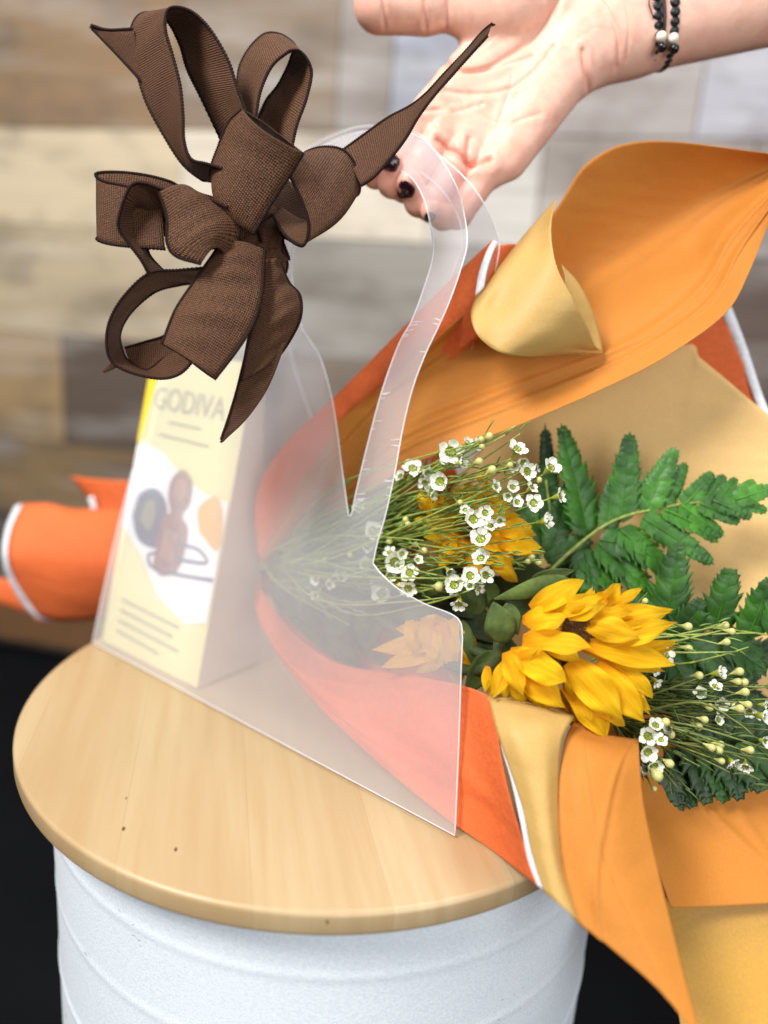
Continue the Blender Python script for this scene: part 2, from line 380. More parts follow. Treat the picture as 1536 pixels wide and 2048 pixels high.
for (y0, y1, bs) in rows:
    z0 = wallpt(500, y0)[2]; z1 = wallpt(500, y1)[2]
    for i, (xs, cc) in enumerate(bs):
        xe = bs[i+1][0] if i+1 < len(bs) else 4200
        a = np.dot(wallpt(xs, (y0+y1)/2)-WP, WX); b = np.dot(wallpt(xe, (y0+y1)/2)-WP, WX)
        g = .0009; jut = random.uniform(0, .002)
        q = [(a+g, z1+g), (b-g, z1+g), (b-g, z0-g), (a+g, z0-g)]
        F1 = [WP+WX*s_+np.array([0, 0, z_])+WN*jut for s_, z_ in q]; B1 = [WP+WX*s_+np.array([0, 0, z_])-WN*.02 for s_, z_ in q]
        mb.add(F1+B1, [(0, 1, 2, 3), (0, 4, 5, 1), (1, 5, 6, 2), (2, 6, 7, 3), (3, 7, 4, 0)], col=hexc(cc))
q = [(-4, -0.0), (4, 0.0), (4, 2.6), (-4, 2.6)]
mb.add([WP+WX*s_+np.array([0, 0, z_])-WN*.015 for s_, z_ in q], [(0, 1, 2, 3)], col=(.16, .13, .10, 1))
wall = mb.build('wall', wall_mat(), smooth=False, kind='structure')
tag(wall, 'blurred wall of weathered whitewashed and tan planks', 'wall'); del wall['category']
zb = wallpt(80, 1190)[2]
mb = MB(); q = [(-4, 0.03), (4, 0.03), (4, zb-.004), (-4, zb-.004)]
fr = [WP+WX*s_+np.array([0, 0, z_])+WN*.02 for s_, z_ in q]; bk = [WP+WX*s_+np.array([0, 0, z_])+WN*.001 for s_, z_ in q]
mb.add(fr+bk, [(0, 1, 2, 3), (3, 2, 6, 7), (0, 4, 5, 1)])
mb.build('baseboard', simple('brown_base_board', '#7A5636', .6, nz=6, amt=.3), kind='structure', smooth=False)
obj('floor', [(-5, -5, 0), (5, -5, 0), (5, 5, 0), (-5, 5, 0)], [(0, 1, 2, 3)], simple('dark_charcoal_floor', '#0C0D10', .9, spec=.1, nz=4, amt=.4), kind='structure', smooth=False)

# ------------------------------------------------------------------ stool
st = thing('metal_stool', 'round drum stool with maple wood top and white textured metal body', 'stool', (0, 0, 0))
R = .17; T = .0115
prof = [(0, SEAT)]
prof += [(R-.0022+.0022*math.sin(a), SEAT-.0022+.0022*math.cos(a)) for a in np.linspace(0, math.pi/2, 6)]
prof += [(R-.003+.003*math.cos(a), SEAT-T+.003-.003*math.sin(a)) for a in np.linspace(0, math.pi/2, 5)] + [(0, SEAT-T)]
V, Fc = lathe(prof, 160); obj('seat', V, [f[::-1] for f in Fc], M['maple'], st)
pr = []
zt = SEAT-T-.0005
for z in np.linspace(0, .40, 240):
    r = .1615
    for zc, a in ((.012, .0003), (.028, .0009), (.070, .0009), (.12, .002), (.2, .003), (.3, .003)): r += a*.4*math.exp(-((z-zc)/.0022)**2)
    r -= .0035*(1-math.exp(-z/.03))
    pr.append((r, zt-z))
pr = [(0.0, zt), (.157, zt)]+pr
V, Fc = lathe(pr, 160); V = [(a+.006, b, c) for a, b, c in V]; obj('drum_body', V, [f[::-1] for f in Fc], M['drum'], st)
V, Fc = lathe([(0, .0505), (.17, .0505), (.172, .045), (.172, .0), (0, 0)], 96); obj('base_ring', V, Fc, M['drum'], st)

# ------------------------------------------------------------------ frosted bag
BR = Pp(910, 1672, (0, 0, SEAT+.0015), np.array([0, 0, 1.])); BL = Pp(185, 1285, (0, 0, SEAT+.0015), np.array([0, 0, 1.]))
bx = BL-BR; bx[2] = 0; bx /= np.linalg.norm(bx); BN = np.array([-bx[1], bx[0], 0]);
if BN[1] < 0: BN = -BN          # BN points away from the camera
LEAN = math.tan(math.radians(15)); BUP = np.array([0, 0, 1.])+BN*LEAN; BPN = np.cross(bx, BUP); BPN /= np.linalg.norm(BPN)
def bagd(x, y, k=0.): return np.dot(BR+BN*k-CAM, BPN)/np.dot(ray(x, y), BPN)
bag = thing('gift_bag', 'frosted clear plastic tote bag with cut-out handle, standing on the wooden stool top', 'gift bag', tuple(BR))
def panel(name, outer, hole, p0, n, mat, par, edge_r=.00035, ticks=False):
    n = n/np.linalg.norm(n); ux = np.cross(n, [0, 0, 1.]); ux /= np.linalg.norm(ux); uy = np.cross(ux, n)
    if uy[2] < 0: uy = -uy
    def to2(loop, nn): 
        q = spl(loop+[loop[0]], nn)[:-1]; W = [Pp(x, y, p0, n) for x, y in q]; return [(np.dot(w_-p0, ux), np.dot(w_-p0, uy)) for w_ in W]
    cu = bpy.data.curves.new(name, 'CURVE'); cu.dimensions = '2D'; cu.fill_mode = 'BOTH'; cu.extrude = .0002
    loops = []
    for lp in (outer, hole):
        pts = []
        for seg in lp:          # list of segments, each splined on its own so corners stay sharp
            s_ = spl(seg, max(2, 9*(len(seg)-1))) if len(seg) > 2 else np.array(seg, float)
            pts += [tuple(v) for v in s_[:-1]]
        W = [Pp(x, y, p0, n) for x, y in pts]; loops.append(W)
        s2 = cu.splines.new('POLY'); s2.points.add(len(W)-1); s2.use_cyclic_u = True
        for k, w_ in enumerate(W): s2.points[k].co = (np.dot(w_-p0, ux), np.dot(w_-p0, uy), 0, 1)
    tmp = bpy.data.objects.new('tmp', cu); COL.objects.link(tmp); dg = bpy.context.evaluated_depsgraph_get(); dg.update()
    me = bpy.data.meshes.new_from_object(tmp.evaluated_get(dg)); bpy.data.objects.remove(tmp)
    V = [np.array(p0)+v.co[0]*ux+v.co[1]*uy+v.co[2]*n for v in me.vertices]
    o = obj(name, V, [tuple(p.vertices) for p in me.polygons], mat, par, smooth=False)
    m = MB()
    for W in loops:
        W = W+[W[0], W[1]]; v_, f_ = tube(W, edge_r, 6, False); m.add(v_, f_)
    if ticks:
        for k_ in range(26):
            y_ = random.uniform(620, 1010); W0 = spl([(824, 640), (797, 690), (763, 785), (735, 890), (712, 985), (703, 1024)], 60) if k_ % 3 else spl([(900, 600), (848, 715), (824, 781), (789, 949), (771, 1030)], 60)
            q_ = W0[int(random.uniform(0, 59))]; ln_ = random.uniform(6, 22)*(1 if k_ % 3 else -1); v_, f_ = tube([Pp(q_[0], q_[1], p0, n)-n*.0002*0+np.array([0, 0, 0]), Pp(q_[0]+ln_, q_[1]+random.uniform(-4, 2), p0, n)], random.uniform(.00012, .00028), 4); m.add(v_, f_)
    e = m.build('cut_edge', M['frost_edge'], o); ORG[e.name] = ORG[par.name]; e.location = (0, 0, 0)
    return o
front_outer = [[(185, 1284), (910, 1671)], [(910, 1671), (917, 1500), (922, 1350), (925, 1275)],
    [(925, 1275), (921, 1245), (900, 1227), (850, 1208), (800, 1180), (765, 1150), (746, 1127)],
    [(746, 1127), (755, 1085), (771, 1030), (789, 949), (805, 860), (824, 781), (848, 715), (876, 655), (900, 600), (920, 543), (934, 490), (930, 437), (912, 372), (876, 310), (835, 272), (780, 262), (710, 266), (640, 295), (590, 325), (520, 400), (430, 540), (360, 660), (318, 752)],
    [(318, 752), (268, 930), (225, 1100), (185, 1284)]]
front_hole = [[(697, 1031), (703, 1028), (712, 985), (735, 890), (763, 785), (797, 690), (824, 640), (850, 570), (866, 510), (863, 461), (846, 394), (815, 350), (760, 335), (690, 360), (620, 430), (585, 520), (590, 600), (604, 658)],
    [(604, 658), (640, 715), (662, 790), (674, 860), (683, 930), (697, 1031)]]
panel('front_panel', front_outer, front_hole, BR, BPN, M['frost'], bag, ticks=True)
off = .10
Btop = BR+BUP*.27+BN*.022; Bbot = BR+BN*off
nb = np.cross(bx, Btop-Bbot); nb /= np.linalg.norm(nb)
back_outer = [[(262, 1225), (700, 1405), (960, 1500)], [(960, 1500), (965, 1250), (880, 1100), (850, 1000), (870, 880), (920, 760), (955, 660), (985, 560), (998, 500), (994, 465), (965, 402), (926, 352), (870, 302), (838, 268), (770, 253), (700, 258), (625, 292), (560, 345), (480, 440), (400, 600), (345, 740)], [(345, 740), (300, 1000), (262, 1225)]]
back_hole = [[(720, 1000), (760, 880), (840, 700), (900, 560), (925, 480), (905, 410), (850, 350), (780, 325), (700, 340), (620, 410), (578, 500), (565, 620), (580, 700), (600, 770), (650, 900), (720, 1000)]]
panel('back_panel', back_outer, back_hole, Bbot, nb, M['frost_back'], bag)

# ------------------------------------------------------------------ printed box inside the bag
bl = P(193, 1284, .4905); br_ = P(383, 1381, .4365)
bl = Pp(193, 1284, (0, 0, SEAT+.001), np.array([0, 0, 1.])); br_ = Pp(383, 1381, (0, 0, SEAT+.001), np.array([0, 0, 1.]))
bl += BN*.004; br_ += BN*.004
up = BUP*.187+bx*(.012); tl = bl+up; dv = BN*.05; tr_ = br_+up
# choose the lean so that the right edge runs as in the photo
box = thing('printed_box', 'blurred pale yellow printed box leaning behind the frosted bag panel', 'box', tuple(bl))
def quad(name, a, b, c, d, mat, par, nrm=0):
    return obj(name, [a, b, c, d], [(0, 1, 2, 3)], mat, par, uv=[(0, 0), (1, 0), (1, 1), (0, 1)], smooth=False)
M['card_y'] = simple('pale_yellow_card', '#E6DD9E', .5, nz=8, amt=.06); M['card_side'] = simple('beige_card', '#CDB49A', .6, nz=12, amt=.08)
M['card_w'] = simple('white_print', '#F4F6F6', .5); M['ink'] = simple('grey_print', '#8E8C74', .6); M['yel'] = simple('yellow_print', '#EBC92E', .5)
M['choc'] = simple('chocolate_print', '#7E4A3E', .5, nz=60, amt=.3); M['choc2'] = simple('milk_chocolate_print', '#A0705C', .5, nz=90, amt=.25); M['cooky2'] = simple('olive_print', '#8A8468', .5); M['navy'] = simple('navy_print', '#3A4058', .5, nz=40, amt=.3); M['cooky'] = simple('orange_print', '#E6A93C', .5)
Vb = [bl, br_, br_+dv, bl+dv, bl+up, br_+up, br_+up+BN*.008, bl+up+BN*.008]
obj('carton', Vb, [(0, 1, 5, 4), (1, 2, 6, 5), (2, 3, 7, 6), (3, 0, 4, 7), (4, 5, 6, 7), (0, 3, 2, 1)], None, box, smooth=False, mats=[M['card_y'], M['card_side']], midx=[0, 1, 1, 0, 0, 1])
ex = (br_-bl); ey = up; en = np.cross(ex, ey); en /= np.linalg.norm(en)
if np.dot(en, FV) > 0: en = -en
def bp(u, v, lift): return bl+ex*u+ey*v+en*lift
def blob(name, pts, mat, lift, smoothn=0):
    q = spl(pts+[pts[0]], 40)[:-1] if smoothn else np.array(pts)
    return obj(name, [bp(u, v, lift) for u, v in q], [tuple(range(len(q)))], mat, box, smooth=False)
blob('white_swoosh', [(.01, .67), (.1, .69), (.3, .67), (.5, .62), (.75, .58), (.99, .57), (.99, .20), (.8, .17), (.5, .22), (.25, .33), (.01, .40)], M['card_w'], .0006)
blob('yellow_stripe', [(.0, .69), (.09, .71), (.09, 1.0), (0, 1.0)], M['yel'], .0006)
blob('printed_chocolate', [(.40, .30), (.41, .46), (.48, .49), (.43, .54), (.44, .60), (.54, .635), (.64, .60), (.65, .535), (.60, .49), (.68, .45), (.66, .33), (.52, .285)], M['choc'], .0012, 1)
blob('printed_chocolate_square', [(.45, .34), (.46, .44), (.60, .43), (.60, .34)], M['choc2'], .0015)
blob('printed_chocolate_round', [(.48, .55), (.50, .60), (.58, .60), (.60, .55), (.54, .53)], M['choc2'], .0015, 1)
blob('printed_cup', [(.10, .44), (.14, .52), (.3, .55), (.44, .50), (.44, .38), (.3, .36), (.18, .38)], M['navy'], .0009, 1)
blob('printed_cup_inside', [(.19, .44), (.22, .50), (.30, .51), (.34, .46), (.29, .41)], M['cooky2'], .0011, 1)
blob('printed_biscuit', [(.78, .46), (.74, .53), (.88, .58), (.97, .52), (.97, .42)], M['cooky'], .0009, 1)
def strokes(name, lines, r, mat):
    m = MB()
    for ln in lines:
        s_ = spl(ln, 14 if len(ln) > 2 else 2); v_, f_ = tube([bp(u, v, .0008) for u, v in s_], r, 5); m.add(v_, f_)
    return m.build(name, mat, box)
strokes('printed_spoon', [[(.98, .33), (.7, .31), (.4, .30), (.34, .335), (.42, .35)], [(.60, .40), (.8, .405), (.9, .375), (.74, .36), (.62, .355)]], .0011, M['navy'])
for ln in ([(.30, .775), (.62, .775)], [(.22, .73), (.72, .725)], [(.15, .16), (.75, .15)], [(.15, .125), (.7, .115)], [(.15, .09), (.78, .08)], [(.15, .055), (.6, .045)]): strokes('print_line', [ln], .0007, M['ink'])
fc = bpy.data.curves.new('lettering', 'FONT'); fc.body = 'GODIVA'; fc.size = 1; fc.align_x = 'CENTER'; fc.align_y = 'CENTER'
tmp = bpy.data.objects.new('tmp', fc); COL.objects.link(tmp); dg = bpy.context.evaluated_depsgraph_get(); dg.update()
me = bpy.data.meshes.new_from_object(tmp.evaluated_get(dg)); bpy.data.objects.remove(tmp)
hw = max(abs(v.co[0]) for v in me.vertices); hh = max(abs(v.co[1]) for v in me.vertices)
obj('lettering', [bp(.46+v.co[0]/hw*.36, .845+v.co[1]/hh*.042, .0008) for v in me.vertices], [tuple(p.vertices) for p in me.polygons], M['ink'], box, smooth=False)
# ------------------------------------------------------------------ bouquet wrapping
wr = thing('bouquet_wrapping', 'orange and gold paper wrapped round the bouquet, edges curling open at the right', 'wrapping paper', tuple(P(800, 1150, .40)))
TWO = two_sided('orange_and_gold_kraft', '#DE8F38', '#CFAC66')
# tail of the wrap behind the bag
ax0, ax1 = P(560, 1130, .50), P(-60, 1105, .66)
def ringtube(name, axis_pts, radii, squash, mat, n=40, a0=0, a1=2*math.pi, par=wr, ends=None, label=None):
    C_ = spl([tuple(p) for p in axis_pts], 36); rr = spl([(r,) for r in radii], 36)[:, 0]; A = np.zeros((36, n, 3))
    for i in range(36):
        t = C_[min(i+1, 35)]-C_[max(i-1, 0)]; t /= np.linalg.norm(t); v = np.array([0, 0, 1.])-t[2]*t; v /= np.linalg.norm(v); u = np.cross(t, v)
        for j in range(n):
            a = a0+(a1-a0)*j/(n-1); k = 1+.07*math.sin(3*a+i*.12)+.04*math.sin(7*a+1+i*.05)
            A[i, j] = C_[i]+rr[i]*k*(squash*math.cos(a)*u+math.sin(a)*v)
    V, Fc, uv = grid(A); return obj(name, V, Fc, mat, par, uv=uv, solid=.0004, label=label)
lofted('stem_sleeve', [
    [(30, 1012, .60), (90, 1006, .595), (150, 1018, .59), (240, 1020, .575), (400, 1060, .53), (530, 1118, .475)],
    [(12, 1055, .585), (90, 1050, .58), (160, 1060, .572), (250, 1060, .56), (400, 1085, .515), (530, 1124, .465)],
    [(4, 1110, .575), (90, 1120, .57), (170, 1125, .562), (260, 1120, .55), (400, 1115, .51), (530, 1130, .462)],
    [(20, 1165, .585), (90, 1185, .58), (170, 1190, .572), (260, 1180, .56), (400, 1145, .515), (530, 1135, .465)],
    [(62, 1228, .60), (110, 1242, .595), (180, 1240, .59), (270, 1225, .575), (400, 1170, .53), (530, 1140, .475)]], M['felt'], wr, 30, 18, label='blurred orange sleeve of paper round the stems')
lofted('stem_sleeve_back', [[(28, 1014, .605), (90, 1010, .60), (400, 1065, .54)], [(45, 1110, .63), (90, 1120, .625), (400, 1115, .55)], [(60, 1226, .605), (110, 1240, .60), (400, 1168, .54)]], M['felt'], wr, 20, 10)
lofted('felt_tail_end', [[(-60, 1150, .66), (20, 1160, .65), (80, 1190, .64)], [(-60, 1190, .66), (20, 1215, .65), (80, 1235, .64)]], M['felt'], wr, 8, 4)
lofted('sleeve_edge', [[(30, 1012, .598), (12, 1055, .583), (4, 1110, .573), (20, 1165, .583), (62, 1228, .598), (100, 1243, .597)], [(44, 1008, .597), (22, 1055, .581), (14, 1110, .571), (31, 1163, .581), (74, 1224, .596), (112, 1240, .595)]], M['white_edge'], wr, 26, 3)
lofted('felt_corner', [[(140, 952, .60), (178, 1000, .60), (180, 1030, .60)], [(190, 958, .59), (205, 1000, .59), (205, 1040, .59)], [(260, 962, .58), (260, 1000, .58), (260, 1050, .58)]], M['felt'], wr, 12, 8)
lofted('white_edge', [[(176, 995, .588), (186, 1030, .588)], [(186, 992, .588), (198, 1030, .588)]], M['white_edge'], wr, 6, 3)
# back sheets
lofted('felt_back', [[(1355, 700, .425), (1405, 650, .425), (1447, 622, .425)], [(1400, 760, .42), (1440, 720, .42), (1470, 690, .42)], [(1490, 860, .415), (1510, 830, .41), (1528, 815, .41)]], M['felt'], wr, 14, 14, label='rust orange corner of fibre wrap')
lofted('white_edge', [[(1444, 626, .424), (1475, 700, .42), (1515, 812, .409), (1560, 900, .405)], [(1462, 612, .424), (1492, 690, .42), (1534, 812, .409), (1580, 890, .405)]], M['white_edge'], wr, 20, 3)
M['kraft_gold_lit'] = paper('lit_gold_kraft_face', '#E0B878', .6, .12, spec=.2)  # lighter copy of the gold kraft, light on the back sheet is in the colour
lofted('gold_back_sheet', [[(820, 1130, .425), (960, 900, .42), (1150, 760, .414), (1365, 690, .41), (1400, 716, .408), (1450, 757, .405), (1536, 828, .40), (1680, 930, .39)],
    [(860, 1200, .43), (980, 1000, .425), (1150, 900, .415), (1330, 850, .41), (1380, 870, .408), (1450, 900, .405), (1560, 960, .40), (1680, 1050, .39)],
    [(860, 1260, .43), (1000, 1200, .425), (1150, 1180, .42), (1300, 1150, .412), (1370, 1150, .41), (1450, 1150, .405), (1560, 1180, .40), (1680, 1200, .39)],
    [(880, 1300, .43), (1000, 1400, .42), (1150, 1450, .41), (1300, 1480, .40), (1370, 1490, .40), (1450, 1500, .395), (1560, 1500, .39), (1680, 1500, .385)]], M['kraft_gold_lit'], wr, 40, 30, label='flat gold paper sheet behind the ferns')
# upper felt (outer) running from the bag up to the roll
lofted('felt_upper', [[(517, 1110, .44), (512, 1000, .44), (560, 900, .43), (680, 783, .42), (800, 662, .402), (905, 556, .382), (985, 480, .373)],
    [(522, 1120, .438), (535, 1020, .434), (610, 905, .424), (710, 815, .416), (815, 705, .40), (905, 625, .380), (965, 560, .373)],
    [(530, 1130, .44), (570, 1040, .436), (660, 930, .428), (760, 840, .42), (850, 760, .402), (940, 690, .384), (1000, 650, .378)]], M['felt'], wr, 44, 16, label='orange fibre wrap along the upper edge')
lofted('white_edge', [[(950, 592, .368), (958, 545, .368), (972, 505, .369), (986, 480, .370)], [(968, 575, .367), (975, 535, .367), (986, 505, .369), (995, 484, .370)]], M['white_edge'], wr, 16, 3)
lofted('felt_inner', [[(962, 588, .371), (978, 540, .372), (990, 492, .373)], [(1010, 560, .38), (1020, 520, .382), (1030, 488, .384)], [(1060, 560, .39), (1060, 520, .39), (1050, 505, .39)]], M['felt'], wr, 12, 10)
# big orange sheet: low edge to high edge
lofted('kraft_sheet', [
    [(525, 1128, .435), (600, 1060, .425), (700, 1008, .405), (830, 928, .388), (1040, 850, .372), (1250, 757, .362), (1365, 692, .360), (1455, 622, .362), (1500, 540, .368), (1545, 425, .375)],
    [(523, 1122, .438), (595, 1020, .428), (690, 930, .412), (800, 840, .40), (990, 760, .39), (1190, 690, .386), (1310, 630, .386), (1400, 560, .386), (1460, 470, .386), (1560, 370, .385)],
    [(521, 1118, .44), (600, 970, .43), (690, 870, .416), (790, 770, .404), (930, 670, .388), (1100, 590, .405), (1230, 520, .41), (1340, 450, .41), (1420, 400, .405), (1560, 330, .395)],
    [(520, 1114, .44), (605, 925, .43), (683, 838, .417), (770, 768, .398), (880, 670, .378), (1000, 560, .383), (1110, 420, .385), (1180, 322, .380), (1300, 282, .380), (1560, 309, .385)]],
    M['kraft_orange'], wr, 90, 90, label='large orange paper sheet opening into a lobe', pleats=((.10, .10, .02, .0022), (.17, .16, .025, .002), (.30, -.1, .02, .0010), (.55, .1, .03, .0012)))
lofted('curled_corner', [
    [(952, 592, .373), (1000, 530, .375), (1050, 468, .377), (1085, 428, .378), (1114, 396, .379)],
    [(942, 625, .363), (990, 565, .364), (1040, 505, .366), (1078, 465, .371), (1104, 436, .370)],
    [(950, 662, .355), (990, 615, .360), (1040, 560, .358), (1080, 518, .356), (1103, 482, .356)],
    [(975, 690, .354), (1020, 650, .352), (1065, 605, .350), (1095, 570, .349), (1116, 540, .349)],
    [(1010, 708, .352), (1050, 680, .350), (1090, 650, .349), (1122, 622, .348), (1148, 602, .348)],
    [(1060, 714, .358), (1090, 700, .357), (1120, 685, .356), (1150, 668, .356), (1175, 655, .356)],
    [(1130, 709, .367), (1145, 704, .366), (1160, 698, .366), (1175, 694, .365), (1190, 690, .365)],
    [(1205, 706, .374), (1205, 705, .374), (1204, 703, .374), (1204, 701, .374), (1203, 700, .374)]], M['kraft_gold'], wr, 26, 44, label='gold paper corner rolled into a curl')
lofted('curl_inner', [[(1122, 528, .366), (1157, 566, .368), (1184, 618, .371), (1197, 660, .373), (1206, 706, .374)],
    [(1130, 560, .362), (1145, 590, .364), (1160, 640, .367), (1165, 680, .370), (1170, 708, .372)],
    [(1118, 590, .362), (1120, 620, .362), (1120, 650, .364), (1110, 690, .366), (1100, 712, .366)]], M['kraft_gold'], wr, 24, 12, label='shaded inner flap of the gold curl')
# lower sheets
zA = lambda x, y, k=.96: zd(x, y)*k
def fix(rows):
    out = []
    for r in rows:
        q = []
        for x, y, d in r:
            if x < 1000: d = max(d, bagd(x, y)+.004)
            q.append((x, y, min(d, zd(x, y)-.0015)) if x < 1060 else (x, y, d))
        out.append(q)
    return out
lofted('felt_lower', fix([
    [(516, 1150, .445), (530, 1190, .44), (600, 1275, .43), (690, 1330, .40), (830, 1352, .365), (930, 1372, .335), (985, 1395, .315)],
    [(514, 1170, .44), (520, 1240, .432), (600, 1345, .40), (720, 1400, .375), (850, 1440, .34), (950, 1500, .318), (1012, 1560, .304)],
    [(514, 1185, .44), (540, 1280, .43), (640, 1400, .39), (760, 1500, .35), (880, 1590, .322), (980, 1660, .303), (1052, 1700, .291)],
    [(516, 1195, .44), (550, 1300, .43), (650, 1425, .386), (780, 1545, .345), (890, 1635, .318), (990, 1705, .296), (1076, 1772, .281)]]), M['felt'], wr, 70, 50, pleats=((.5, -.6, .03, .0008), (.25, .3, .04, .001), (.75, -.3, .03, .0008)), label='smooth orange fibre wrap resting on the stool top')
lofted('white_edge', [[(1001, 1480, .3055), (1004, 1500, .305), (1022, 1560, .299), (1040, 1640, .291), (1056, 1720, .284), (1076, 1772, .279)], [(1006, 1470, .3050), (1020, 1510, .303), (1050, 1590, .2955), (1068, 1660, .2885), (1076, 1720, .283), (1090, 1782, .278)]], M['white_edge'], wr, 30, 3)
lofted('gold_cuff', [
    [(978, 1398, .316), (996, 1470, .304), (1022, 1545, .298), (1046, 1620, .291), (1062, 1700, .284), (1088, 1784, .276)],
    [(1020, 1402, .312), (1036, 1470, .299), (1058, 1560, .292), (1076, 1640, .285), (1090, 1720, .279), (1118, 1808, .272)],
    [(1080, 1415, .310), (1086, 1480, .298), (1092, 1560, .291), (1100, 1650, .284), (1116, 1740, .278), (1152, 1840, .272)],
    [(1148, 1434, .313), (1124, 1480, .303), (1116, 1560, .297), (1118, 1660, .290), (1130, 1750, .284), (1170, 1860, .278)]], M['kraft_gold'], wr, 34, 20, label='narrow gold folded cuff of paper')
lofted('gold_cuff_top', [[(975, 1400, .318), (1060, 1408, .315), (1148, 1434, .316)], [(978, 1392, .325), (1065, 1398, .323), (1152, 1428, .325)], [(985, 1400, .345), (1070, 1410, .34), (1150, 1440, .345)]], M['kraft_gold'], wr, 16, 8)
lofted('kraft_flap', [
    [(1150, 1440, .322), (1132, 1475, .310), (1120, 1540, .300), (1116, 1620, .293), (1122, 1720, .285), (1146, 1838, .2755)],
    [(1185, 1458, .320), (1172, 1500, .303), (1166, 1570, .293), (1166, 1680, .285), (1190, 1790, .277), (1232, 1905, .270)],
    [(1232, 1472, .320), (1224, 1520, .302), (1226, 1600, .292), (1240, 1730, .282), (1272, 1850, .273), (1322, 1985, .264)],
    [(1277, 1478, .325), (1280, 1530, .308), (1290, 1620, .298), (1322, 1760, .286), (1356, 1900, .274), (1404, 2085, .258)]], M['kraft_orange'], wr, 60, 50, label='pale orange paper flap hanging over the stool edge', pleats=((.9, -.7, .03, .0010), (.2, .5, .02, .0006)))
lofted('kraft_lower_panel', [[(1180, 1430, .345), (1230, 1560, .335), (1300, 1700, .322), (1342, 1816, .312)], [(1330, 1430, .36), (1350, 1560, .352), (1390, 1690, .338), (1430, 1813, .322)], [(1450, 1440, .372), (1470, 1550, .36), (1500, 1680, .342), (1540, 1807, .325)], [(1680, 1440, .37), (1680, 1550, .36), (1680, 1680, .345), (1680, 1800, .325)]], M['kraft_orange'], wr, 60, 60, label='shaded orange paper below the flowers', pleats=((.15, .7, .03, .0018), (.5, .3, .02, .001)))
lofted('kraft_under_panel', [[(1270, 1800, .335), (1330, 1900, .322), (1370, 2100, .30)], [(1420, 1790, .335), (1440, 1920, .322), (1450, 2110, .30)], [(1560, 1785, .335), (1570, 1920, .322), (1570, 2110, .30)], [(1700, 1780, .335), (1700, 1920, .322), (1700, 2110, .30)]], simple('shade_painted_gold_kraft', '#B98A34', .5, nz=700, amt=.08), wr, 24, 20, label='gold paper at the lower right, shade painted into its colour')  # darker copy of the gold kraft, the shade down here is in the colour

# ------------------------------------------------------------------ leaves
def leafgrid(base, tip, wpx, bend=.0, cup=.25, nrm=None, n=12, m=7, prof=None, ruffle=0., twist=0., tipcurl=0., groove=0., notch=0.):
    base = np.array(base); tip = np.array(tip); L = np.linalg.norm(tip-base); d = (tip-base)/L
    vd = -FV if nrm is None else np.array(nrm, float)
    nn = vd-np.dot(vd, d)*d; nn /= np.linalg.norm(nn); s = np.cross(d, nn)
    A = np.zeros((n, m, 3)); ph = random.uniform(0, 6)
    for i in range(n):
        t = i/(n-1); wv = (prof(t) if prof else math.sin(math.pi*min(1, t*.93+.05))**.75)*wpx/2
        tw = twist*t; ca, sa = math.cos(tw), math.sin(tw); s2 = s*ca+nn*sa; n2 = nn*ca-s*sa
        c = base+d*L*t + nn*(bend*L*math.sin(math.pi*t)+tipcurl*L*max(0, t-.6)**2*4)
        for j in range(m):
            q = -1+2*j/(m-1)
            A[i, j] = c+s2*wv*q+n2*(cup*wv*(q*q-.4)+ruffle*wv*math.sin(t*9+q*2.5+ph)*abs(q)+groove*wpx*math.cos(q*7.2+ph*.2)*math.sin(math.pi*min(1, t+.1)))-d*notch*L*(t**6)*(.5+.5*math.cos(q*6+ph))
    return grid(A)
def pprof(t):
    return (.42+.58*math.sin(min(1, t/.45)*math.pi/2))*(1-max(0, (t-.45)/.55)**1.9)**.9+.015
def pprof_old(t):
    return (min(1, .45+1.6*t) if t < .35 else 1.0)*(1-max(0, (t-.55)/.45)**2.2)**.75*1.0+.02
def oprof(t): return max(.03, (math.sin(math.pi*(t**.75))**.85))
sun_group = 'sunflowers in the bouquet'
PX = .33/F
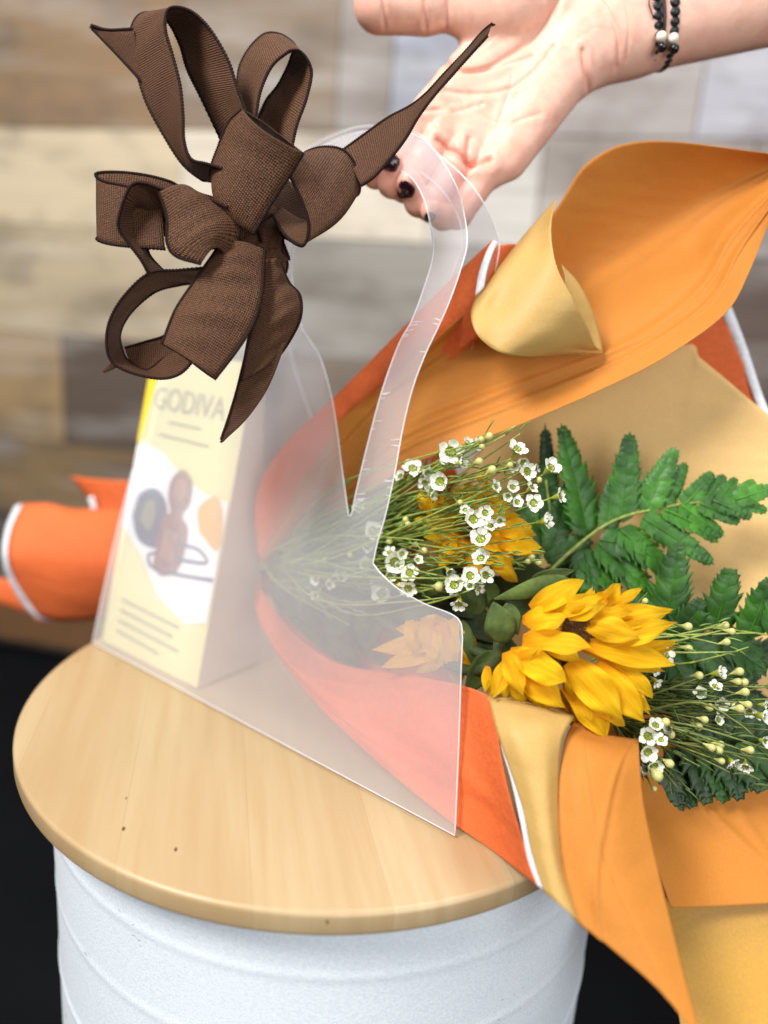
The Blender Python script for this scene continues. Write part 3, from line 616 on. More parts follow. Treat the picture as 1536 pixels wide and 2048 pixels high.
def sunflower(label, petals, disc, discr, dn, depth, extra=None, dm='disc'):
    root = thing('sunflower', label, 'sunflower', tuple(P(disc[0], disc[1], depth+.02)), sun_group)
    petals = list(petals); sr_ = random.Random(int(disc[0]))
    for pt in list(petals):
        if sr_.random() < .55:
            q = list(pt)+[0, 0, 1][len(pt)-5:]; jx, jy = sr_.uniform(-16, 16), sr_.uniform(-16, 16)
            petals.append((q[0]+jx*.4, q[1]+jy*.4, q[2]+jx, q[3]+jy, q[4]*sr_.uniform(.45, .75), q[5]+.0035, q[6]+sr_.uniform(.001, .005), q[7]*.97))
    for k, pt in enumerate(petals):
        bx_, by, tx, ty, wd = pt[:5]; db = pt[5] if len(pt) > 5 else 0; dt = pt[6] if len(pt) > 6 else 0; tint = pt[7] if len(pt) > 7 else 1
        b0, t0 = P(bx_, by, depth+db), P(tx, ty, depth+dt)
        nr = -FV+RV*random.uniform(-.35, .35)+UV*random.uniform(.0, .5)
        V, Fc, uv = leafgrid(b0, t0, wd*1.08*PX, bend=random.uniform(.03, .14), cup=random.choice([-.35, .3, -.25, .22]), nrm=nr, n=20, m=17, prof=pprof, groove=.022, notch=random.uniform(0, .09), ruffle=.34, twist=random.uniform(-.6, .6), tipcurl=random.uniform(-.12, .15))
        g = tint*random.uniform(.95, 1.04); hsh = random.uniform(.94, 1.04)
        obj('petal', V, Fc, M['petal'], root, uv=uv, vcol=[(1*g, g*hsh, g, 1)]*len(V))
    if discr:
        c = P(disc[0], disc[1], depth+dn); m = MB(); V, Fc = sphere(c, discr*PX, 24, 14, (1, .45, 1)); m.add(V, Fc)
        for k in range(260):
            a = k*2.39996; rr = math.sqrt((k+.5)/260)*.96; yy = -math.sqrt(max(0, 1-rr*rr))*.45
            p_ = c+discr*PX*np.array([rr*math.cos(a), yy, rr*math.sin(a)]); nd = p_-c; nd /= np.linalg.norm(nd)
            v_, f_ = tube([p_, p_+nd*.0022], [.00045, .00025], 4); m.add(v_, f_)
        m.build('flower_disc', M[dm], root)
    if extra: extra(root)
    return root
def addleaf(root, bx_, by, d0, tx, ty, d1, wd, name='leaf', tint=1.0, bend=.08, cup=.25, nr=None):
    V, Fc, uv = leafgrid(P(bx_, by, d0), P(tx, ty, d1), wd*PX, bend=bend, cup=cup, n=14, m=7, prof=oprof, ruffle=.12, nrm=nr, twist=random.uniform(-.2, .2))
    return obj(name, V, Fc, M['leaf'], root, uv=uv, solid=.0003, vcol=[(tint, tint, tint, 1)]*len(V))
def addstem(root, pts, r, mat='dkstem', name='stem'):
    s_ = spl(pts, 20); V, Fc = tube([P(*q) for q in s_], r, 8); return obj(name, V, Fc, M[mat], root)

def main_extra(r):
    addleaf(r, 1010, 1286, .325, 987, 1204, .322, 66, bend=.1, cup=-.3); addleaf(r, 1012, 1206, .333, 1036, 1270, .329, 36); addleaf(r, 1140, 1158, .338, 988, 1198, .334, 44, tint=1.05, cup=-.3)
    addleaf(r, 1120, 1178, .333, 1060, 1205, .330, 36, tint=.9); addleaf(r, 1060, 1160, .345, 1150, 1140, .345, 30, tint=.7)
    addstem(r, [(1000, 1280, .332), (985, 1330, .335), (900, 1330, .36), (700, 1200, .41), (540, 1132, .455)], .0028)
sunflower('largest fully open sunflower with a brown centre, above the other two yellow heads', [
    (1105, 1262, 1340, 1240, 30, .02, .02, .8), (1168, 1300, 1356, 1288, 26, .012, .01), (1240, 1306, 1354, 1282, 22, .006, .005),
    (1190, 1212, 1242, 1166, 40, .006, .004), (1215, 1214, 1284, 1178, 20, .006, .002), (1150, 1250, 1190, 1180, 40, .01, .008),
    (1180, 1242, 1344, 1224, 44, .004, -.001), (1180, 1285, 1354, 1245, 44, .002, -.002), (1168, 1288, 1345, 1330, 44, .0, -.001, .93),
    (1168, 1234, 1268, 1224, 27, .0, -.004), (1162, 1242, 1280, 1276, 46, -.001, -.006),
    (1062, 1218, 1168, 1160, 42, .002, -.002), (1100, 1228, 1206, 1192, 36, -.001, -.006), (1136, 1236, 1210, 1208, 26, -.003, -.008),
    (1050, 1240, 1134, 1236, 46, -.001, -.006), (1045, 1282, 1184, 1296, 52, -.002, -.009), (1080, 1262, 1160, 1322, 46, .0, -.006)],
    (1156, 1256), 30, .001, .318, main_extra)
sunflower('drooping sunflower with folded petals just above the narrow gold paper cuff', [
    (1015, 1330, 1010, 1400, 34, .010, .006, .85), (975, 1332, 970, 1386, 18, .004, .0), (1015, 1322, 986, 1396, 32, .0, -.003), (1060, 1350, 1072, 1416, 44, .006, .003, .9), (1040, 1345, 1040, 1412, 36, .004, .002, .92),
    (1040, 1340, 1100, 1414, 40, .002, -.002), (1050, 1350, 1132, 1416, 44, -.001, -.004), (1012, 1304, 1046, 1392, 36, -.002, -.007), (1035, 1312, 1134, 1364, 54, -.003, -.008), (1020, 1302, 1090, 1322, 28, .0, -.004), (1044, 1322, 1085, 1292, 18, -.004, -.008)],
    (1098, 1322), 17, .006, .314, dm='disc')
def sun3_extra(r):
    addleaf(r, 1075, 1335, .332, 1130, 1310, .330, 40, tint=1.3)
    addstem(r, [(1128, 1340, .33), (1000, 1320, .345), (850, 1260, .38), (545, 1136, .455)], .0026)
sunflower('lowest sunflower hanging with long orange-yellow petals pointing down right', [
    (1130, 1352, 1200, 1470, 50, .008, .004, .9), (1120, 1380, 1178, 1462, 44, .010, .006, .9), (1230, 1330, 1308, 1396, 30, .004, .0, .9), (1165, 1395, 1254, 1452, 38, .004, .002, .9), (1130, 1370, 1218, 1474, 54, .003, .0, .95),
    (1190, 1330, 1292, 1446, 54, .001, -.003), (1138, 1330, 1180, 1440, 46, .002, -.001, .92), (1138, 1322, 1246, 1440, 64, -.001, -.006, .95), (1200, 1320, 1300, 1420, 34, .005, .001, .88)],
    (1126, 1340), 16, .008, .316, sun3_extra)
def sun4_extra(r):
    addstem(r, [(900, 1290, .38), (800, 1240, .40), (690, 1190, .42), (545, 1138, .458)], .0026)
    for q in ((925, 1240, .36, 945, 1330, .355, 30), (870, 1225, .37, 790, 1230, .38, 50), (960, 1230, .352, 930, 1150, .356, 56), (985, 1300, .345, 930, 1390, .345, 50), (745, 1210, .40, 730, 1300, .40, 70), (700, 1230, .41, 640, 1260, .42, 60)): addleaf(r, *q, tint=.8)
sunflower('sunflower partly veiled by the right edge of the frosted bag', [
    (910, 1285, 915, 1375, 40, .004, .002, .9), (880, 1270, 960, 1340, 40, .002, -.003), (905, 1236, 958, 1338, 40, -.002, -.004), (900, 1265, 840, 1236, 42, .0, .004), (905, 1270, 790, 1256, 42, .002, .006, .95), (905, 1280, 742, 1300, 40, .002, .008), (905, 1290, 760, 1335, 38, .002, .006, .95), (900, 1300, 830, 1345, 36, .0, .004, .9),
    (880, 1250, 888, 1338, 40, -.004, -.002), (900, 1260, 905, 1345, 34, -.003, -.002), (850, 1240, 870, 1320, 42, -.003, -.002), (820, 1240, 830, 1310, 38, -.001, .0)],
    (905, 1275), 14, .004, .362, sun4_extra)
pets = []
for k in range(18):
    a = k/18*2*math.pi+.1; rr = random.uniform(80, 112)
    pets.append((945+18*math.cos(a), 1052+18*math.sin(a), 945+rr*1.12*math.cos(a), 1052+rr*math.sin(a), 44, .006+.004*(k % 2), .004*(k % 2), 1.0))
def sun5_extra(r):
    addstem(r, [(945, 1055, .378), (820, 1080, .395), (680, 1110, .42), (545, 1130, .456)], .0026)
    for q in ((765, 1052, .385, 815, 992, .375, 60), (845, 1060, .38, 818, 1015, .372, 46), (760, 1090, .40, 700, 1110, .405, 50), (850, 1190, .38, 880, 1130, .38, 60), (1000, 1180, .375, 930, 1190, .372, 50)): addleaf(r, *q, tint=1.0)
pets += [(850, 1020, 862, 972, 46, .0, -.006, 1.05), (955, 960, 990, 935, 24, .002, -.002, .95), (1000, 1065, 1064, 1052, 44, .0, .0, .95), (1000, 1090, 1084, 1096, 42, .0, -.002, 1.), (980, 1100, 1036, 1165, 44, -.002, -.004, .95), (960, 1090, 1010, 1140, 40, -.002, -.005, .95), (900, 1080, 900, 1125, 40, -.002, -.002, 1.)]
sunflower('orange sunflower half hidden behind the white waxflower sprays', pets, (945, 1052), 26, -.001, .368, sun5_extra)

# ------------------------------------------------------------------ ferns
def pinnaA(m, b, t, hw, tint, tiltn, n=None, rnd=.0):
    """b,t: (px,py,d)"""
    B = P(*b); Tt = P(*t); ax = Tt-B; L = np.linalg.norm(ax); d = ax/L
    vd = -FV+tiltn[0]*RV+tiltn[1]*UV; nn = vd-np.dot(vd, d)*d; nn /= np.linalg.norm(nn); s = np.cross(d, nn)
    W = hw*PX*1.48; n = n or max(6, int(L/PX/15))
    sag = random.uniform(-.05, .08)
    def mid(q): return B+ax*q+nn*L*sag*math.sin(math.pi*q)
    for k in range(n):
        q = (k+.35)/n*.95; w_ = W*min(1, .72+q*1.1)*(1-q)**.62+.0006
        for sd in (1, -1):
            o0 = mid(q); an = math.radians(48-18*q+random.uniform(-9, 9)); dd = math.cos(an)*d+math.sin(an)*s*sd
            ll = w_*1.22; sw = L/n*.74; ps = np.cross(nn, dd)
            N = 6; Mx = 5; A = np.zeros((N, Mx, 3)); lift = random.uniform(-.12, .12)
            for i in range(N):
                u_ = i/(N-1); wv = sw*(.75+.45*math.sin(math.pi*min(1, u_*.8)))*(1-max(0, u_-.55)**2*4.2)
                for j in range(Mx):
                    v_ = -1+2*j/(Mx-1); ser = .16*ll*((j % 2)*1.0)*(u_**3)
                    A[i, j] = o0+dd*(ll*u_+ser-.14*ll*u_*abs(v_))+ps*wv*v_+nn*(ll*lift*u_+.06*ll*math.sin(math.pi*u_)-.16*wv*v_*v_)
            V, Fc, uv = grid(A); g = tint*random.uniform(.82, 1.2); m.add(V, Fc, uv, (g, g, g, 1))
    # pointed tip
    V, Fc, uv = leafgrid(mid(.88), Tt+d*L*.02, W*.42, n=6, m=5, prof=lambda t_: 1-t_*.97, nrm=nn); m.add(V, Fc, uv, (tint, tint, tint, 1))
    v_, f_ = tube([mid(q)+nn*.0003 for q in np.linspace(0, .95, 10)], [.0006*(1-q*.7) for q in np.linspace(0, .95, 10)], 5); m.add(v_, f_, None, (tint*1.5, tint*1.4, tint, 1))
def frond(label, rachis, pin, tint=1):
    root = thing('fern_frond', label, 'fern', tuple(P(*rachis[0])), 'leatherleaf fern fronds')
    s_ = spl(rachis, 24); V, Fc = tube([P(*q) for q in s_], [.0011*(1-.6*i/23) for i in range(24)], 6); obj('rachis', V, Fc, M['stem'], root)
    for p in pin:
        m = MB(); tn = p[5] if len(p) > 5 else 1
        pinnaA(m, p[0], p[1], p[2], tint*tn, (random.uniform(-.3, .3), random.uniform(.0, .5))); m.build('pinna', M['fern'], root)
    return root
def pn(bx_, by, tx, ty, hw, d0, d1, tn=1): return ((bx_, by, d0), (tx, ty, d1), hw, 0, 0, tn)  # a low tn paints the shade of deeper fronds into the leaf colour
frond('bright green fern frond spread flat against the gold paper, tip at the right edge', [(1060, 1180, .385), (1150, 1095, .384), (1230, 1040, .382), (1330, 1014, .38), (1436, 1000, .378), (1545, 990, .374)], [
    pn(1177, 1070, 1123, 850, 46, .385, .386, .9), pn(1240, 1045, 1260, 866, 36, .383, .384), pn(1288, 1026, 1351, 896, 30, .381, .381, 1.15), pn(1328, 1016, 1373, 925, 19, .380, .381, 1.1), pn(1368, 1010, 1426, 945, 20, .379, .379, 1.15),
    pn(1405, 1005, 1450, 950, 16, .379, .380, 1.1), pn(1434, 1002, 1473, 956, 14, .378, .379, 1.1), pn(1460, 1000, 1509, 960, 14, .377, .377, 1.2), pn(1470, 1000, 1550, 975, 20, .376, .374, 1.2),
    pn(1463, 1002, 1536, 1022, 13, .376, .375, 1.1), pn(1428, 1002, 1504, 1035, 15, .377, .376, 1.1), pn(1400, 1006, 1480, 1045, 18, .378, .377, 1.1), pn(1362, 1010, 1448, 1072, 22, .378, .377, 1.15), pn(1325, 1018, 1436, 1084, 24, .379, .378, 1.2),
    pn(1200, 1080, 1290, 1095, 34, .381, .377, 1.0), pn(1170, 1100, 1180, 1190, 34, .382, .379, .9), pn(1230, 1120, 1330, 1210, 34, .380, .376, .85), pn(1215, 1060, 1225, 960, 26, .383, .385, .9),
    pn(1285, 1035, 1427, 1128, 26, .380, .379, 1.2), pn(1240, 1060, 1345, 1160, 36, .380, .378, 1.1), pn(1195, 1085, 1300, 1180, 38, .381, .378, 1.1), pn(1160, 1110, 1240, 1180, 34, .382, .379, 1.0)])
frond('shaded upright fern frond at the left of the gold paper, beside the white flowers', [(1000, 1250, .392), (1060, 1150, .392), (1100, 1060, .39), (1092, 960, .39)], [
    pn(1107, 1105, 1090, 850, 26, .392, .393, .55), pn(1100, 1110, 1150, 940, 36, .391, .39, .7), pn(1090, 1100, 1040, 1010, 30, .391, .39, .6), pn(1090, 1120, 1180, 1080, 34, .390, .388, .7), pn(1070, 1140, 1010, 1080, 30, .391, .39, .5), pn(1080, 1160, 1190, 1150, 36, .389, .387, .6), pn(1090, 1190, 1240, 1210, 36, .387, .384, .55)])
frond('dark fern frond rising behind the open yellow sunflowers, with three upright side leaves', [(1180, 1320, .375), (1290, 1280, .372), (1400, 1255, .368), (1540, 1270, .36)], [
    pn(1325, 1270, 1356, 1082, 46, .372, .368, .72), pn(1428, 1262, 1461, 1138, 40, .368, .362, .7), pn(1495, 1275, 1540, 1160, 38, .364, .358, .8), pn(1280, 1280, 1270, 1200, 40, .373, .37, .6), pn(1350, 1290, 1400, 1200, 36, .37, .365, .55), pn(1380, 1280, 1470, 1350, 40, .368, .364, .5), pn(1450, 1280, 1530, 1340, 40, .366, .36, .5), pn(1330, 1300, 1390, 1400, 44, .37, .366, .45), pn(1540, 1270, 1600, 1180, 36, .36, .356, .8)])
M_dark = [pn(random.uniform(1230, 1420), random.uniform(1290, 1500), random.uniform(1330, 1600), random.uniform(1230, 1560), 40, .372+.004*random.random(), .372+.006*random.random(), .35) for _ in range(34)]  # very low tint puts the deep shade behind the buds into these leaves
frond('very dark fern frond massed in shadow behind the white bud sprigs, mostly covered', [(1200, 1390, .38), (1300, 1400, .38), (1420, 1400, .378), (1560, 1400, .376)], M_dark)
frond('darkest fern frond along the bottom right, pointed leaf tips over the orange paper', [(1230, 1440, .36), (1330, 1500, .356), (1430, 1500, .352), (1560, 1490, .345)], [  # low tints paint the darkness low in the bouquet onto the leaves
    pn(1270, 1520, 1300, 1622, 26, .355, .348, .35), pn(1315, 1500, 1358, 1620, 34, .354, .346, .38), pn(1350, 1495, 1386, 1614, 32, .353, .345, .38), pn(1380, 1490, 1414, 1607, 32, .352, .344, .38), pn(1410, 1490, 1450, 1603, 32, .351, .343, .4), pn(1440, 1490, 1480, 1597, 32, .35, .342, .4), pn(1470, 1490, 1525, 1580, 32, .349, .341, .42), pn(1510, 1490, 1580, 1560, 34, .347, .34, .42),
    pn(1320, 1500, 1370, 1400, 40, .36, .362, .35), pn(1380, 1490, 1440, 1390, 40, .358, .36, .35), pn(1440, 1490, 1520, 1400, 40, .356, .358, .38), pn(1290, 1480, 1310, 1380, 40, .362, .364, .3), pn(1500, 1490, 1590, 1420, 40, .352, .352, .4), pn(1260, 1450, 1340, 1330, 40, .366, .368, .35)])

# ------------------------------------------------------------------ waxflower
def flower_mesh(seed):
    V, Fc = [], []; r_ = random.Random(seed); close = r_.uniform(-.1, .35)
    for k in range(5):
        a = k*2*math.pi/5+r_.uniform(-.1, .1); up_ = close+r_.uniform(-.12, .2); ln = r_.uniform(.66, .82); wd = r_.uniform(.43, .52); cu = r_.uniform(.08, .26)
        d = np.array([math.cos(a), math.sin(a), 0]); s = np.array([-math.sin(a), math.cos(a), 0]); n = 8; m = 7; b = len(V)
        for i in range(n):
            t = i/(n-1); wv = wd*math.sin(math.pi*min(1, .12+t*.86))**.6 if t < .99 else .14
            for j in range(m):
                q = -1+2*j/(m-1); an = up_+cu*2*t
                V.append(tuple(d*(.40+ln*t*math.cos(an)-.06*q*q*t)+s*wv*q+np.array([0, 0, .12+ln*t*math.sin(an)+cu*q*q+.03*math.sin(q*5+k)])))
        for i in range(n-1):
            for j in range(m-1): c = b+i*m+j; Fc.append((c, c+m, c+m+1, c+1))
    me = bpy.data.meshes.new('petals'); me.from_pydata(V, [], Fc); me.materials.append(M['white_petal']); me.polygons.foreach_set('use_smooth', [True]*len(me.polygons))
    return me
def cup_mesh():
    prof = [(.03, .02), (.3, .0), (.42, .10), (.47, .2), (.44, .2), (.36, .02), (.44, -.15), (.34, -.45), (.18, -.9), (.06, -1.2)]
    prof = [(0, .05), (.2, .02), (.34, .05), (.41, .17), (.46, .19), (.49, .12), (.44, -.15), (.32, -.5), (.16, -.95), (.05, -1.25)]
    V, Fc = lathe(prof, 14); m = MB(); m.add(V, Fc); n0 = len(m.F)
    for k in range(10):
        a = k*2*math.pi/10; v_, f_ = tube([(.42*math.cos(a), .42*math.sin(a), .16), (.38*math.cos(a), .38*math.sin(a), .30)], .03, 4); m.add(v_, f_); v_, f_ = sphere((.37*math.cos(a), .37*math.sin(a), .32), .05, 5, 4); m.add(v_, f_)
    v_, f_ = tube([(0, 0, .04), (0, 0, .32)], .035, 5); m.add(v_, f_)
    me = bpy.data.meshes.new('cup'); me.from_pydata(m.V, [], m.F); me.materials.append(M['cup']); me.materials.append(M['stamen']); me.polygons.foreach_set('use_smooth', [True]*len(me.polygons))
    me.polygons.foreach_set('material_index', [0 if i < n0 else 1 for i in range(len(me.polygons))]); return me
def bud_mesh():
    V, Fc = lathe([(0, 1.0), (.45, .9), (.8, .6), (.95, .15), (.88, -.3), (.62, -.75), (.35, -1.4), (.12, -2.3)], 12)
    me = bpy.data.meshes.new('bud'); me.from_pydata(V, [], Fc); me.materials.append(M['bud']); me.polygons.foreach_set('use_smooth', [True]*len(me.polygons)); return me
FMS, CM, BM = [flower_mesh(k) for k in range(9)], cup_mesh(), bud_mesh()
def frame_m(c, z, s, spin=0):
    z = Vector(z).normalized(); q = z.to_track_quat('Z', 'Y').to_matrix().to_4x4()
    return Matrix.Translation(Vector(c)) @ q @ Matrix.Rotation(spin, 4, 'Z') @ Matrix.Scale(s, 4)
BPA = BPN if np.dot(BPN, FV) > 0 else -BPN
def clampP(pts):
    out = []
    for p in pts:
        p = np.array(p); q = p-CAM; x_ = 768+F*np.dot(q, RV)/np.dot(q, FV); s_ = np.dot(p-BR, BPA)
        if x_ < 940 and s_ < .004: p = p+BPA*(.004-s_)
        out.append(p)
    return out
def sprig(label, origin, depth, flowers, buds, stems_extra=(), needles=60, ndir=None, stemmat='stem', nspan=(.35, 1.0), nlen=(22, 46), nmat='needle'):
    o = P(*origin); root = thing('waxflower_sprig', label, 'waxflower', tuple(o), 'waxflower sprigs in the bouquet')
    ms = MB(); mn = MB(); paths = []
    flowers = list(flowers)
    for fl in list(flowers):
        if random.random() < .5 and len(flowers) > 3:
            a_ = random.uniform(0, 6.28); rr_ = random.uniform(20, 32); flowers.append((fl[0]+rr_*math.cos(a_), fl[1]+rr_*math.sin(a_), random.uniform(10, 16), .005, (random.uniform(-1.2, 1.2), random.uniform(-1, 1))))
    hub = None
    for fl in flowers:
        x, y, r = fl[:3]; dz = fl[3] if len(fl) > 3 else random.uniform(-.006, .004); dz = max(depth+dz, bagd(x, y)+.008)-depth if x < 935 else dz; tilt = fl[4] if len(fl) > 4 else (random.uniform(-.8, .9), random.uniform(-.7, .8)); tilt = (tilt[0]+random.uniform(-.3, .3), tilt[1]+random.uniform(-.3, .3))
        c = P(x, y, depth+dz); nrm = -FV+RV*tilt[0]+UV*tilt[1]; s_ = r*PX*.95
        f = bpy.data.objects.new('blossom', random.choice(FMS)); COL.objects.link(f); f.parent = root
        mw = frame_m(c-o, nrm, s_, random.uniform(0, 6)); f.matrix_local = mw
        g = bpy.data.objects.new('nectar_cup', CM); COL.objects.link(g); g.parent = f
        nz = nrm/np.linalg.norm(nrm); e = c-nz*s_*1.2; paths.append((e, x, y, depth+dz+.004))
    for bd in buds:
        x, y, r = bd[:3]; dz = bd[3] if len(bd) > 3 else random.uniform(-.006, .006); dz = max(depth+dz, bagd(x, y)+.008)-depth if x < 935 else dz
        c = P(x, y, depth+dz); dr = c-o; dr /= np.linalg.norm(dr); nz = dr*1.0-FV*random.uniform(.0, .6)+UV*random.uniform(-.3, .3)
        f = bpy.data.objects.new('bud', BM); COL.objects.link(f); f.parent = root; f.matrix_local = frame_m(c-o, nz, r*PX)
        nz /= np.linalg.norm(nz); paths.append((c-nz*r*PX*2.1, x, y, depth+dz+.003))
    for (x, y, dz) in stems_extra: paths.append((P(x, y, depth+dz), x, y, depth+dz))
    # branch: stems leave a shared main stem at different heights
    for k, (e, x, y, dd) in enumerate(paths):
        L = np.linalg.norm(e-o); side = (rng.normal(size=3))*.07*L
        mid1 = o+(e-o)*.4+side; mid2 = o+(e-o)*.78+side*.5
        c_ = spl([tuple(o), tuple(mid1), tuple(mid2), tuple(e)], 14); c_ = clampP(c_); v_, f_ = tube(c_, [.0007*(1-.5*i/13) for i in range(14)], 5); ms.add(v_, f_)
    for k in range(needles):
        e, x, y, dd = paths[k % len(paths)]; q = random.uniform(*nspan); L = np.linalg.norm(e-o)
        b0 = o+(e-o)*q+rng.normal(size=3)*.0015; dr = (e-o)/L
        sd = RV*random.uniform(-1, 1)+UV*random.uniform(-1, 1)-FV*random.uniform(-.2, .6); dn_ = dr+sd*random.uniform(.2, .95); dn_ /= np.linalg.norm(dn_)
        ln = random.uniform(*nlen)*PX; c_ = spl([tuple(b0), tuple(b0+dn_*ln*.5+UV*.0004), tuple(b0+dn_*ln)], 5); c_ = clampP(c_); v_, f_ = tube(c_, [.0003, .00042, .0004, .00032, .0001], 4); g = random.uniform(.7, 1.3); mn.add(v_, f_, None, (g, g, g, 1))
    ms.build('stem', M[stemmat], root); mn.build('needle_leaves', M[nmat], root)
    return root
sprig('waxflower sprig with the topmost open blossoms, over the orange paper edge', (560, 1120, .43), .345,
    [(825, 939, 24, 0, (-.1, .5)), (853, 944, 15), (900, 904, 28, -.002, (-.1, .1)), (921, 926, 15, 0, (.9, .3)), (934, 886, 13, .003, (.9, .9)), (881, 963, 24, -.003, (-.2, .3)), (850, 964, 16, 0, (-.5, -.8))],
    [(978, 873, 9), (962, 879, 7), (964, 893, 7), (958, 923, 9), (984, 940, 10)], [(1032, 852, 0), (1040, 868, .002), (1010, 870, 0)], 120, nspan=(.45, 1.02))
sprig('waxflower sprig reaching farthest right to the fern, blossoms seen side on', (560, 1122, .43), .343,
    [(1033, 900, 22, 0, (.4, 1.1)), (1052, 943, 21, 0, (.6, .1)), (1100, 937, 22, -.002, (.7, .4)), (1117, 993, 17, 0, (1.5, .2)), (1066, 1006, 20, -.002, (.3, .1)), (1089, 1042, 19, 0, (.9, .2)), (1062, 976, 15, 0, (.8, .8)), (990, 973, 14, 0, (.9, .2)), (1016, 992, 12), (1034, 1004, 14)],
    [(1078, 960, 7), (1056, 1123, 7, .02), (1078, 1126, 7, .02), (1064, 1114, 7, .02), (1020, 930, 7)], [(1010, 1025, 0), (1000, 960, 0)], 170, nspan=(.4, .98))
sprig('waxflower sprig with a column of blossoms above the dark sunflower leaves', (560, 1130, .43), .338,
    [(945, 1039, 23, -.002, (.0, .3)), (969, 1026, 17), (981, 1053, 15), (962, 1080, 24, -.003, (-.2, .6)), (962, 1118, 20, -.002, (-.2, .9)), (939, 1152, 21, -.003, (.1, .1)), (969, 1151, 20, 0, (.5, .3)), (909, 1171, 23, -.004, (-.1, .2)), (940, 1173, 13), (918, 1206, 18, 0, (0, -.9)), (930, 1020, 12)],
    [(831, 1089, 7), (848, 1101, 8), (811, 1039, 7), (816, 1048, 7), (878, 1173, 11), (920, 1005, 7)], [(1040, 1105, 0), (1020, 1115, 0), (1000, 1120, 0), (1030, 1080, 0)], 150, nspan=(.45, 1.03))
sprig('waxflower clump at the lower edge of the bag cut-out, six crowded blossoms', (560, 1134, .43), .345,
    [(790, 1124, 27, -.003, (-.1, .1)), (819, 1145, 21, -.002, (.2, -.1)), (817, 1174, 21, -.002, (.1, -.6)), (778, 1152, 17), (803, 1107, 14), (835, 1120, 12, .004)],
    [(778, 1082, 8), (800, 1170, 7)], [(870, 1150, 0), (840, 1080, .005)], 70)
sprig('waxflower sprig veiled behind the frosted bag panel, pale blossoms near its cut edge', (530, 1126, .45), .385,
    [(745, 1062, 24, -.008, (0, .1)), (734, 1092, 17, -.004), (731, 1126, 17, -.004), (764, 1188, 26, -.004, (0, 0)), (716, 1019, 17, 0), (633, 1159, 15, .01), (680, 1155, 19, .006), (752, 1165, 15)],
    [(700, 1110, 7), (650, 1120, 7)], [(720, 1000, 0), (700, 960, .01), (690, 1040, 0), (640, 1060, .01), (740, 1230, 0), (700, 1250, 0), (660, 1210, .01), (610, 1200, .02)], 190, nspan=(.15, .95))
sprig('waxflower sprig of round buds in front of the dark ferns, right of the largest sunflower', (1240, 1285, .355), .34,
    [(1330, 1312, 19, 0, (.3, .5))], [(1376, 1253, 9), (1377, 1297, 9), (1451, 1250, 8), (1463, 1263, 8), (1453, 1284, 8), (1290, 1202, 7, .01), (1290, 1312, 13, -.004)], [(1515, 1266, 0), (1497, 1294, 0), (1475, 1303, 0)], 26)
sprig('waxflower sprig fanning right from below the longest petal, buds and side-on blossoms', (1230, 1400, .355), .335,
    [(1311, 1363, 13), (1437, 1346, 17, 0, (.8, .4)), (1429, 1374, 15, 0, (.3, .7)), (1443, 1409, 15, .004, (.2, 0)), (1524, 1432, 17, -.002, (1., 0)), (1435, 1440, 13, .006), (1528, 1410, 12, 0, (1, .2))],
    [(1398, 1351, 9), (1479, 1343, 9), (1476, 1363, 8), (1488, 1364, 9), (1490, 1384, 9), (1419, 1414, 9), (1480, 1417, 9), (1496, 1409, 8), (1409, 1439, 8), (1397, 1453, 9)],
    [(1545, 1375, 0), (1540, 1368, .003), (1540, 1398, 0), (1500, 1452, .002), (1470, 1470, 0), (1540, 1460, 0)], 150, nspan=(.3, .98), stemmat='shstem', nmat='dkneedle')
sprig('lowest waxflower sprig with a white clump beside the pale orange flap', (1225, 1440, .345), .322,
    [(1295, 1473, 20, 0, (.2, .4)), (1311, 1452, 16, 0, (.1, 1)), (1294, 1502, 20, 0, (.1, -.1)), (1308, 1529, 17, 0, (0, -.6)), (1322, 1480, 13), (1491, 1532, 15, .004, (-.3, -.9)), (1527, 1482, 13, 0), (1290, 1540, 12, .002)],
    [(1331, 1444, 9), (1341, 1469, 9), (1423, 1495, 8), (1437, 1500, 9), (1441, 1489, 8), (1443, 1522, 7), (1339, 1527, 9), (1314, 1520, 9), (1314, 1551, 12, -.004), (1308, 1577, 6), (1500, 1500, 8)],
    [(1460, 1545, 0), (1400, 1533, 0), (1545, 1520, 0), (1540, 1500, 0), (1520, 1560, .002), (1355, 1575, .003), (1380, 1580, .003)], 110, nspan=(.35, .98), stemmat='shstem', nmat='dkneedle')
lofted('felt_inside', [[(515, 1128, .47), (620, 1000, .455), (760, 930, .44), (900, 900, .43)], [(512, 1135, .475), (640, 1140, .47), (800, 1140, .46), (960, 1140, .44)], [(515, 1142, .47), (600, 1260, .45), (720, 1370, .42), (900, 1400, .39)], [(517, 1146, .465), (590, 1280, .44), (700, 1400, .405), (880, 1440, .375)]], M['felt'], wr, 24, 20)
# bundled green stems inside the bag
bs = thing('stem_bundle', 'bunch of cut green stems gathered inside the frosted bag', 'stems', tuple(P(520, 1130, .46)))
for k in range(26):
    a = random.uniform(-1, 1); b_ = random.uniform(-1, 1)
    m = MB(); c_ = spl([(560+random.uniform(80, 170), 1128+a*110+30, .425+b_*.01), (600, 1128+a*42, .44+b_*.008), (535, 1128+a*14, .46+b_*.005), (430, 1115+a*20, .49), (300, 1110+a*22, .53)], 16)
    v_, f_ = tube([P(*q) for q in c_], random.uniform(.0009, .0018), 6); obj('stem', v_, f_, M['dkstem' if k % 2 else 'stem'], bs)
for q in ((900, 1200, .395, 1010, 1290, .37, 80), (940, 1180, .392, 1080, 1180, .378, 70), (880, 1170, .40, 960, 1240, .38, 80), (1000, 1180, .392, 1180, 1150, .388, 70)): addleaf(bs, *q, tint=.3)  # added leaves, tinted very dark to stand for shade between the flowers
